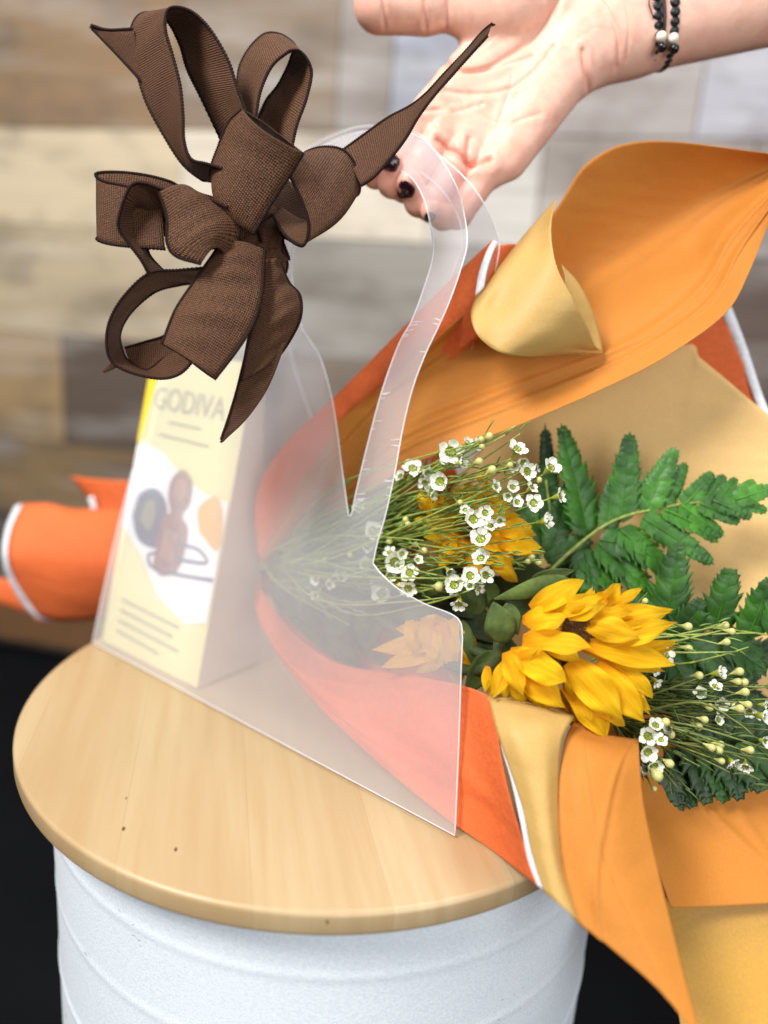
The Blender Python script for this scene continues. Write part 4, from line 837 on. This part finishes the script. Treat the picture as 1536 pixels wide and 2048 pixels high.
for q in ((545, 1150, .455, 620, 1270, .44, 60), (580, 1190, .452, 680, 1320, .43, 70), (620, 1230, .45, 730, 1350, .42, 70), (560, 1135, .46, 700, 1130, .45, 80), (600, 1100, .455, 740, 1010, .43, 70), (680, 1200, .45, 780, 1340, .42, 80), (560, 1150, .45, 680, 1290, .425, 70), (560, 1140, .45, 640, 1200, .43, 70), (580, 1130, .45, 720, 1180, .42, 80), (600, 1160, .45, 760, 1290, .41, 80), (570, 1120, .45, 700, 1060, .425, 60), (640, 1200, .44, 720, 1330, .415, 70), (700, 1180, .43, 850, 1220, .40, 80), (800, 1180, .41, 960, 1260, .385, 90), (860, 1140, .40, 1010, 1200, .385, 90), (900, 1230, .395, 1060, 1330, .365, 90), (960, 1180, .39, 1110, 1230, .37, 80), (1000, 1140, .39, 1160, 1190, .385, 70)):
    addleaf(bs, *q, tint=.5)  # dark tint on these added leaves imitates the shadow inside the bag

# ------------------------------------------------------------------ bow
bow = thing('ribbon_bow', 'brown woven ribbon bow with dark wired edges tied on the bag handle', 'bow', tuple(P(510, 470, .36)))
def ribbon(name, e1, e2, n=48, m=12, hem=(1, 1), bulge=0., label=None, rip=.0004):
    """e1,e2: the two edges as (px,py,d) lists"""
    a = np.array([P(*q) for q in spl(e1, n)]); b = np.array([P(*q) for q in spl(e2, n)])
    A = np.zeros((n, m, 3)); ph = random.uniform(0, 6)
    for i in range(n):
        t = a[min(i+1, n-1)]-a[max(i-1, 0)]; nn = np.cross(t, b[i]-a[i]); L = np.linalg.norm(nn); nn = nn/L if L > 1e-12 else -FV
        if np.dot(nn, FV) > 0: nn = -nn
        for j in range(m):
            v = j/(m-1); A[i, j] = a[i]*(1-v)+b[i]*v+nn*math.sin(math.pi*v)*(bulge+rip*math.sin(i*.33+ph+v*2)+rip*.7*math.sin(i*.9+v*5))
    V, Fc, _ = grid(A); sl = np.r_[0, np.cumsum(np.linalg.norm(np.diff(A[:, m//2], axis=0), axis=1))]
    uv = [(sl[i]*10, j/(m-1)*.38) for i in range(n) for j in range(m)]
    o = obj(name, V, Fc, M['ribbon'], bow, uv=uv, solid=.00035, label=label)
    mm = MB()
    for k, e in enumerate((A[:, 0], A[:, -1])):
        if hem[k]:
            e2_ = np.array(spl([tuple(x) for x in e], n*6)); rr = [.0007*(1+.28*math.sin(i*1.9)) for i in range(len(e2_))]
            v_, f_ = tube(e2_, rr, 6); mm.add(v_, f_)
    if any(hem):
        h = mm.build('wired_hem', M['hem'], o); h.location = (0, 0, 0)
    return o
N_, Fz = .322, .352
def E(pts, d0, d1=None):
    d1 = d0 if d1 is None else d1; n = len(pts); return [(x, y, d0+(d1-d0)*i/(n-1)) for i, (x, y) in enumerate(pts)]
# long upper-left loop: near edge / far edge
ribbon('ribbon_loop', E([(470, 345), (415, 328), (382, 318), (368, 280), (366, 230), (360, 170), (345, 110), (331, 60), (334, 24), (352, 14), (386, 25), (421, 60), (456, 120), (476, 180), (492, 222)], N_, N_+.004),
       E([(470, 372), (418, 362), (400, 357), (365, 328), (330, 275), (295, 210), (275, 150), (262, 98), (265, 50), (288, 26), (330, 38), (358, 85), (375, 140), (402, 195), (447, 290)], Fz-.004, Fz), 70, 12, label='long upper left loop')
ribbon('ribbon_loop', E([(506, 250), (512, 229), (522, 179), (544, 132), (572, 107), (585, 101), (600, 103), (616, 122), (623, 150), (612, 200), (594, 250), (583, 300)], N_+.006, N_+.010),
       E([(478, 235), (476, 150), (494, 104), (522, 73), (544, 66), (569, 73), (590, 92), (584, 110), (576, 132), (555, 172), (533, 200), (512, 245)], Fz, Fz+.004), 60, 12, label='shorter upper loop')
ribbon('ribbon_tail', E([(183, 51), (215, 60), (266, 58)], .352, .345), E([(184, 57), (235, 110), (290, 170)], .352, .348), 20, 8, label='short dark tail at the top left')
ribbon('ribbon_loop', E([(484, 218), (458, 244), (438, 290), (421, 350), (452, 385), (500, 420)], N_-.006, N_+.016), E([(607, 306), (583, 345), (548, 398), (508, 466), (520, 445), (545, 430)], N_-.006, N_+.012), 36, 12, bulge=.006, label='broad lit loop across the middle')
ribbon('ribbon_loop', E([(484, 218), (520, 240), (560, 270), (607, 306)], N_-.006, N_-.006), E([(500, 250), (530, 270), (560, 295), (590, 320)], N_+.014, N_+.014), 20, 6, hem=(0, 0))
ribbon('ribbon_loop', E([(560, 360), (577, 352), (592, 378), (607, 412), (617, 450), (611, 486), (596, 490), (570, 470), (545, 430)], N_-.001, N_+.008), E([(580, 330), (613, 304), (648, 294), (685, 300), (710, 330), (719, 383), (690, 400), (620, 440), (560, 420)], N_+.004, N_+.02), 44, 12, bulge=.003, label='right hand loop beside the bag handle')
ribbon('ribbon_tail', E([(686, 300), (730, 268), (775, 236), (820, 212), (853, 186), (888, 148), (928, 106), (965, 64), (984, 48)], .338, .325), E([(722, 372), (750, 352), (785, 312), (812, 276), (838, 232), (868, 192), (902, 153), (942, 108), (975, 72), (991, 55)][:9], .330, .322), 50, 8, label='thin twisted tail crossing the palm')
# frayed tips
mm = MB()
for k in range(9):
    a = P(986, 52, .3225); v_, f_ = tube([a, a+RV*random.uniform(-.001, .0015)+UV*random.uniform(.0003, .0016)-FV*random.uniform(-.001, .001)], .00018, 4); mm.add(v_, f_)
    a = P(184, 54, .351); v_, f_ = tube([a, a+RV*random.uniform(-.0016, .0002)+UV*random.uniform(-.001, .0012)], .00018, 4); mm.add(v_, f_)
    a = P(443, 881, .334); v_, f_ = tube([a, a+RV*random.uniform(-.0014, .001)-UV*random.uniform(.0003, .0014)], .00018, 4); mm.add(v_, f_)
mm.build('frayed_threads', M['hem'], bow)
# left loops
ribbon('ribbon_loop', E([(452, 402), (400, 388), (370, 380), (340, 363), (290, 350), (235, 344), (193, 347), (205, 362), (250, 372), (320, 392)], Fz, .338), E([(450, 470), (400, 470), (360, 470), (320, 470), (270, 465), (220, 468), (194, 477), (212, 486), (250, 492), (330, 498)], Fz, .336), 56, 12, label='far left loop')
ribbon('ribbon_loop', E([(455, 415), (400, 392), (340, 383), (292, 367), (264, 370), (246, 405), (236, 450), (252, 480), (282, 520), (298, 550)], N_, N_+.012), E([(445, 500), (400, 490), (372, 470), (345, 440), (310, 440), (285, 420), (282, 450), (292, 490), (302, 515), (330, 545)], N_+.022, N_+.02), 50, 12, label='inner left loop, dark inside')
ribbon('ribbon_loop', E([(318, 384), (334, 437), (334, 484), (352, 512), (402, 528)], N_-.002, N_-.004), E([(400, 391), (442, 404), (470, 430), (478, 470), (455, 522)], N_+.006, N_+.006), 32, 12, bulge=.007, label='lit left loop nearest the knot')
ribbon('ribbon_loop', E([(500, 500), (440, 530), (360, 540), (300, 546), (250, 590), (220, 640), (213, 690), (226, 726), (270, 748), (330, 757), (372, 738), (400, 690), (440, 600)], N_+.01, N_+.022), E([(500, 540), (440, 560), (400, 565), (360, 570), (310, 584), (262, 625), (240, 668), (247, 708), (258, 722), (290, 741), (320, 722), (360, 680), (430, 600)], .35, .352), 64, 10, label='open lower left loop')
ribbon('ribbon_loop', E([(250, 696), (290, 684), (328, 672), (380, 640)], .352, .350), E([(262, 728), (292, 742), (335, 738), (400, 700)], .354, .350), 20, 8, hem=(1, 0))
ribbon('ribbon_tail', E([(206, 742), (222, 725), (240, 705)], .356), E([(208, 746), (228, 738), (250, 722)], .356), 10, 5, hem=(0, 0))
ribbon('ribbon_loop', E([(440, 490), (415, 525), (380, 575), (350, 622), (324, 688)], N_+.008, N_-.002), E([(530, 500), (527, 548), (524, 590), (508, 645), (478, 695), (429, 759)], N_+.008, N_-.002), 40, 14, bulge=.005, rip=.0009, label='wide lower loop, softly creased')
ribbon('ribbon_loop', E([(324, 688), (345, 690), (380, 700)], N_-.002, N_+.02), E([(429, 759), (435, 735), (450, 710)], N_-.002, N_+.02), 12, 8, hem=(0, 0))
ribbon('ribbon_loop', E([(530, 520), (524, 560), (516, 620), (500, 665), (490, 715), (482, 762)], N_+.012, N_+.010), E([(560, 525), (578, 565), (600, 592), (601, 635), (580, 680), (552, 720)], N_+.016, N_+.018), 36, 12, bulge=.004, rip=.001, label='lower right loop in shade')
ribbon('ribbon_tail', E([(490, 715), (474, 780), (459, 830), (442, 880)], N_+.012, N_+.010), E([(572, 684), (548, 750), (527, 792), (490, 842), (446, 884)], N_+.014, N_+.010), 32, 10, hem=(1, 0), label='reddish tail hanging below the bow')
ribbon('ribbon_loop', E([(520, 380), (540, 420), (560, 470), (600, 492)], N_+.02), E([(570, 350), (600, 390), (618, 440), (612, 484)], N_+.022), 20, 8, hem=(0, 0))
# knot: crumpled ribbon folds
for (q1, q2, dd) in ((E([(450, 400), (500, 420), (545, 440), (572, 500), (578, 520)], N_+.024), E([(455, 520), (500, 500), (530, 510), (550, 530), (565, 545)], N_+.026), 0),
                     (E([(470, 395), (500, 430), (520, 470), (530, 520)], N_+.018), E([(560, 400), (570, 440), (565, 490), (560, 540)], N_+.024), 0),
                     (E([(440, 440), (470, 430), (520, 440), (560, 460)], N_+.020), E([(440, 520), (470, 520), (520, 530), (560, 530)], N_+.024), 0),
                     (E([(480, 480), (500, 500), (520, 520), (530, 560)], N_+.018), E([(540, 470), (560, 500), (575, 530), (560, 570)], N_+.024), 0)):
    ribbon('knot_fold', q1, q2, 24, 10, bulge=.003, rip=.0014)

# ------------------------------------------------------------------ hand
HD = .395; HS = HD/F
def hp(v):  # local px frame (x right, y down, z toward camera) -> world
    v = np.asarray(v, float); return CAM+HD*FV+HS*((v[..., 0:1]-768)*RV-(v[..., 1:2]-1024)*UV-v[..., 2:3]*FV)
vox = 2.8; lo = np.array([660, -200, -110.]); hi = np.array([1760, 490, 130.])
nx, ny, nz_ = [int((hi[i]-lo[i])/vox)+1 for i in range(3)]
gx = (lo[0]+vox*np.arange(nx, dtype=np.float32))[:, None, None]; gy = (lo[1]+vox*np.arange(ny, dtype=np.float32))[None, :, None]; gz = (lo[2]+vox*np.arange(nz_, dtype=np.float32))[None, None, :]
def cone(a, b, r1, r2, zs=1.):
    a = np.array(a, np.float32); b = np.array(b, np.float32); a[2] *= zs; b[2] *= zs; d = b-a; dd = float(d@d)+1e-6
    X, Y, Z = gx-a[0], gy-a[1], gz*zs-a[2]; t = np.clip((X*d[0]+Y*d[1]+Z*d[2])/dd, 0, 1)
    return (np.sqrt((X-t*d[0])**2+(Y-t*d[1])**2+(Z-t*d[2])**2)-(r1+(r2-r1)*t)).astype(np.float32)
def smin(a, b, k):
    h = np.clip(.5+.5*(b-a)/k, 0, 1); return b*(1-h)+a*h-k*h*(1-h)
palm = cone((1760, -88, -5), (1260, 36, -5), 124, 104, 1.35)
palm = smin(palm, cone((1250, 42, -5), (1175, 75, -5), 104, 98, 1.45), 30)
palm = smin(palm, cone((1090, -30, 6), (985, -10, 14), 84, 72, 1.25), 36)       # thenar
palm = smin(palm, cone((1010, 20, 18), (940, 25, 14), 70, 58, 1.2), 30)
palm = smin(palm, cone((1120, 150, 0), (1010, 318, 4), 62, 46, 1.3), 34)        # hypothenar
palm = smin(palm, cone((1100, 120, -12), (920, 270, -8), 74, 56, 1.9), 36)
palm = smin(palm, cone((1000, 90, -14), (868, 222, -6), 62, 46, 1.7), 30)
palm = smin(palm, cone((975, 345, 2), (965, 352, 4), 34, 30, 1.1), 22)
palm = smin(palm, cone((880, 262, 2), (872, 268, 4), 34, 30, 1.1), 18)
palm = smin(palm, cone((922, 305, 4), (915, 312, 4), 32, 28, 1.1), 18)
th = smin(cone((945, 5, 10), (850, 22, 12), 52, 45), cone((850, 22, 12), (758, 24, 18), 49, 50), 14)
hand = smin(palm, th, 22)
fingers = {
 'index': [(848, 238, 0), (775, 318, -22), (752, 352, 8), (762, 345, 30)],
 'middle': [(880, 278, 2), (812, 366, -16), (784, 374, 18), (782, 350, 46)],
 'ring': [(922, 318, 2), (866, 408, -14), (836, 412, 18), (817, 385, 44)],
 'pinky': [(968, 352, 0), (918, 426, -10), (884, 440, 14), (860, 436, 34)]}
rad = {'index': (36, 31, 27, 24), 'middle': (34, 31, 28, 25), 'ring': (33, 30, 27, 25), 'pinky': (31, 27, 24, 21)}
fu = None
for k, J in fingers.items():
    r = rad[k]; f = None
    for i in range(3):
        c = cone(J[i], J[i+1], r[i], r[i+1]); f = c if f is None else smin(f, c, 7)
    fu = f if fu is None else smin(fu, f, 2)
hand = smin(hand, fu, 9)
def surface_nets(vol):
    ins = vol < 0; n = np.array(vol.shape)-1
    cnt = np.zeros(n, np.int8)
    for a in (0, 1):
        for b in (0, 1):
            for c in (0, 1): cnt += ins[a:n[0]+a, b:n[1]+b, c:n[2]+c]
    act = (cnt > 0) & (cnt < 8); ids = np.argwhere(act); idx = -np.ones(n, np.int64); idx[act] = np.arange(len(ids))
    s = np.zeros((len(ids), 3)); w_ = np.zeros(len(ids)); cor = [(a, b, c) for a in (0, 1) for b in (0, 1) for c in (0, 1)]
    val = {q: vol[ids[:, 0]+q[0], ids[:, 1]+q[1], ids[:, 2]+q[2]] for q in cor}
    for q in cor:
        for ax in range(3):
            if q[ax] == 0:
                p = list(q); p[ax] = 1; p = tuple(p); va, vb = val[q], val[p]; m = (va < 0) != (vb < 0)
                t = np.where(m, va/(va-vb+1e-12*(va == vb)), 0); pos = np.array(q, float)[None].repeat(len(ids), 0); pos[:, ax] += t
                s[m] += pos[m]; w_[m] += 1
    V = ids+s/w_[:, None]; quads = []
    for ax in range(3):
        o1, o2 = [(1, 2), (2, 0), (0, 1)][ax]; sl1 = [slice(None)]*3; sl2 = [slice(None)]*3; sl1[ax] = slice(0, -1); sl2[ax] = slice(1, None)
        A, B = ins[tuple(sl1)], ins[tuple(sl2)]; e = np.argwhere(A != B); e = e[(e[:, o1] > 0) & (e[:, o2] > 0) & (e[:, o1] < n[o1]) & (e[:, o2] < n[o2])]
        fl = A[e[:, 0], e[:, 1], e[:, 2]]
        def g(d1, d2): f = e.copy(); f[:, o1] += d1; f[:, o2] += d2; return idx[f[:, 0], f[:, 1], f[:, 2]]
        Q = np.stack([g(-1, -1), g(0, -1), g(0, 0), g(-1, 0)], 1); Q[~fl] = Q[~fl][:, ::-1]; quads.append(Q)
    return V, np.vstack(quads)
V, Q = surface_nets(hand); V = V*vox+lo
Nn = np.zeros_like(V); fn = np.cross(V[Q[:, 2]]-V[Q[:, 0]], V[Q[:, 3]]-V[Q[:, 1]])
for i in range(4): np.add.at(Nn, Q[:, i], fn)
Nn /= np.linalg.norm(Nn, axis=1)[:, None]+1e-9
def seg_dist(Vx, poly):
    best = np.full(len(Vx), 1e9)
    for a, b in zip(poly[:-1], poly[1:]):
        a = np.array(a); b = np.array(b); d = b-a; t = np.clip(((Vx[:, :2]-a)@d)/(d@d+1e-9), 0, 1); best = np.minimum(best, np.linalg.norm(Vx[:, :2]-a-t[:, None]*d, axis=1))
    return best
creases = [([(886, 92), (900, 143), (925, 156), (961, 153), (1008, 127), (1054, 95), (1090, 56), (1116, 15)], 7, 6.5), ([(886, 193), (930, 198), (1008, 194), (1062, 161), (1097, 118)], 5, 4), ([(925, 156), (985, 148), (1060, 130)], 4, 3),
    ([(936, 290), (931, 322), (936, 342), (972, 336)], 8, 9), ([(872, 296), (908, 322), (936, 345)], 6, 8), ([(1151, 132), (1158, 161), (1178, 190)], 5, 6), ([(1165, 14), (1200, 72), (1218, 110), (1224, 150)], 4, 4), ([(1210, 20), (1235, 80), (1240, 140)], 3, 2),
    ([(893, 30), (889, 75)], 5, 4), ([(845, 40), (850, 75)], 4, 4), ([(764, 20), (770, 85)], 4, 4), ([(800, 232), (850, 240), (880, 230)], 4, 3.5), ([(905, 235), (960, 220)], 4, 3), ([(990, 270), (1010, 210), (1020, 170)], 4, 2), ([(840, 215), (812, 235)], 4, 3), ([(1020, 265), (1070, 250)], 5, 2.5)]
crnd = random.Random(3)
for _ in range(12):
    x_, y_ = crnd.uniform(850, 1180), crnd.uniform(20, 330); a_ = crnd.choice((-.75, -.5, .55, 1.2, 2.2))+crnd.uniform(-.3, .3); l_ = crnd.uniform(25, 70); c_ = crnd.uniform(-8, 8)
    creases.append(([(x_, y_), (x_+math.cos(a_)*l_*.5-c_*math.sin(a_), y_+math.sin(a_)*l_*.5+c_*math.cos(a_)), (x_+math.cos(a_)*l_, y_+math.sin(a_)*l_)], crnd.uniform(3, 4.5), crnd.uniform(.7, 1.4)))
dep = np.zeros(len(V)); red = np.zeros(len(V)); front = np.clip(Nn[:, 2]*2+.2, 0, 1)
for poly, wd, am in creases:
    d = seg_dist(V, spl(poly, 24)); dep += am*np.exp(-(d/(wd*.62))**2)*front; dep -= am*.35*np.exp(-((d-wd*2.4)/(wd*1.4))**2)*front; red += .22*np.exp(-(d/(wd*1.3))**2)*am/8
V = V-Nn*dep[:, None]
tips = [np.array(J[-1]) for J in fingers.values()]+[np.array((730, 30, 20))]
for t_ in tips: red += .8*np.exp(-(np.linalg.norm(V-t_, axis=1)/48)**2)
for c_, rr, am in (((930, 330, 20), 60, .6), ((1150, 150, 20), 40, .4), ((900, 240, 20), 50, .35), ((860, 290, 10), 40, .5), ((1050, 230, 20), 40, .3)): red += am*np.exp(-(np.linalg.norm(V-np.array(c_), axis=1)/rr)**2)
red = np.clip(red, 0, 1.1)
tint = np.stack([1.02-.05*red, 1.0-.22*red, .99-.22*red, np.ones(len(V))], 1)
person = thing('person', 'hand reaching in from the top right, palm forward, fingers through the bag handle, plum nails', 'person', tuple(hp(np.array([1200., 60, 0]))))
bodyo = obj('arm_and_hand', hp(V), Q, M['skin'], person, vcol=tint)
sm = bodyo.modifiers.new('smooth', 'SMOOTH'); sm.factor = .5; sm.iterations = 1
def surfz(x, y):
    i = int(round((x-lo[0])/vox)); j = int(round((y-lo[1])/vox)); col = hand[min(max(i, 0), nx-1), min(max(j, 0), ny-1)]; k = np.where(col < 0)[0]
    if len(k) == 0: return None
    k = k[-1]; return lo[2]+vox*(k+(col[k]/(col[k]-col[min(k+1, nz_-1)]+1e-9)))
def nail(cx, cy, a, b, ang):
    n = 9; pts = {}; Vn = []; Fn = []
    for i in range(n):
        for j in range(n):
            u_ = -1+2*i/(n-1); v_ = -1+2*j/(n-1); k = (abs(u_)**3+abs(v_)**3)**(1/3) if (u_ or v_) else 1; mx = max(abs(u_), abs(v_)); s_ = mx/k if k > 0 else 1
            x = u_*s_*a; y = v_*s_*b; X = cx+x*math.cos(ang)-y*math.sin(ang); Y = cy+x*math.sin(ang)+y*math.cos(ang); z = surfz(X, Y); pts[i, j] = (X, Y, z)
    zs = [p[2] for p in pts.values() if p[2] is not None]; zm = min(zs) if zs else 0
    for i in range(n):
        for j in range(n): p = pts[i, j]; Vn.append((p[0], p[1], (p[2] if p[2] is not None else zm)+2.5))
    for i in range(n-1):
        for j in range(n-1): c = i*n+j; Fn.append((c, c+1, c+n+1, c+n))
    obj('fingernail', hp(np.array(Vn)), Fn, M['nail'], person, solid=.0006)
nail(778, 354, 20, 15, .5); nail(811, 404, 17, 10, .45); nail(857, 452, 10, 5, .1)
# bracelet
brc = thing('bracelet', 'black braided cord bracelet with two ivory beads round the wrist', 'bracelet', tuple(hp(np.array([1300., 60, 0]))))
def wristring(xc, lean, rad_, n=44):
    out = []
    for k in range(n):
        a = 2*math.pi*k/n; c = np.array([xc, 25-(xc-1290)*.22, -5.]); y = math.cos(a)*rad_; out.append(c+np.array([lean*y, y, math.sin(a)*rad_/1.38]))
    return out
for bi, xc in enumerate((1283, 1318)):
    m = MB(); pts = wristring(xc, .17 if bi == 0 else .13, 106, 40)
    for k, p_ in enumerate(pts):
        q = pts[(k+1) % len(pts)]; w0 = hp(np.array(p_)); w1 = hp(np.array(q)); d = w1-w0; L = np.linalg.norm(d); v_, f_ = sphere((0, 0, 0), 1, 8, 6)
        dz = d/L; sx = np.cross(dz, FV); sx /= np.linalg.norm(sx)+1e-9; sy = np.cross(dz, sx)
        v_ = [w0+dz*a[2]*L*.62+sx*a[0]*12*HS+sy*a[1]*8*HS for a in v_]; m.add(v_, f_)
    m.build('braided_cord', M['cord'], brc)
for x_ in (1292, 1297, 1301):
    ps = [np.array(hp(np.array((x_+dx, yy, (surfz(x_+dx, min(yy, 118)) or 0)+6)))) for yy, dx in ((-40, -14), (0, -8), (40, -2), (80, 4), (108, 8))]; v_, f_ = tube(ps, 1.6*HS, 5); obj('draw_cord', v_, f_, M['cord'], brc)
for x_, y_ in ((1300, 112), (1326, 111)):
    z_ = (surfz(x_, y_-6) or 20)+8; v_, f_ = sphere(hp(np.array((x_, y_, z_))), 10*HS, 14, 10); obj('ivory_bead', v_, f_, M['bead'], brc)
    v_, f_ = sphere(hp(np.array((x_+3, y_+18, z_-3))), 9.5*HS, 12, 8); obj('end_knot', v_, f_, M['black'], brc)
v_, f_ = tube([hp(np.array((a, b, (surfz(a, b) or 0)+5))) for a, b in spl([(1262, -10), (1256, 20), (1274, 40), (1270, 60), (1282, 85)], 16)], 1.4*HS, 5); obj('loose_thread', v_, f_, M['cord'], brc)
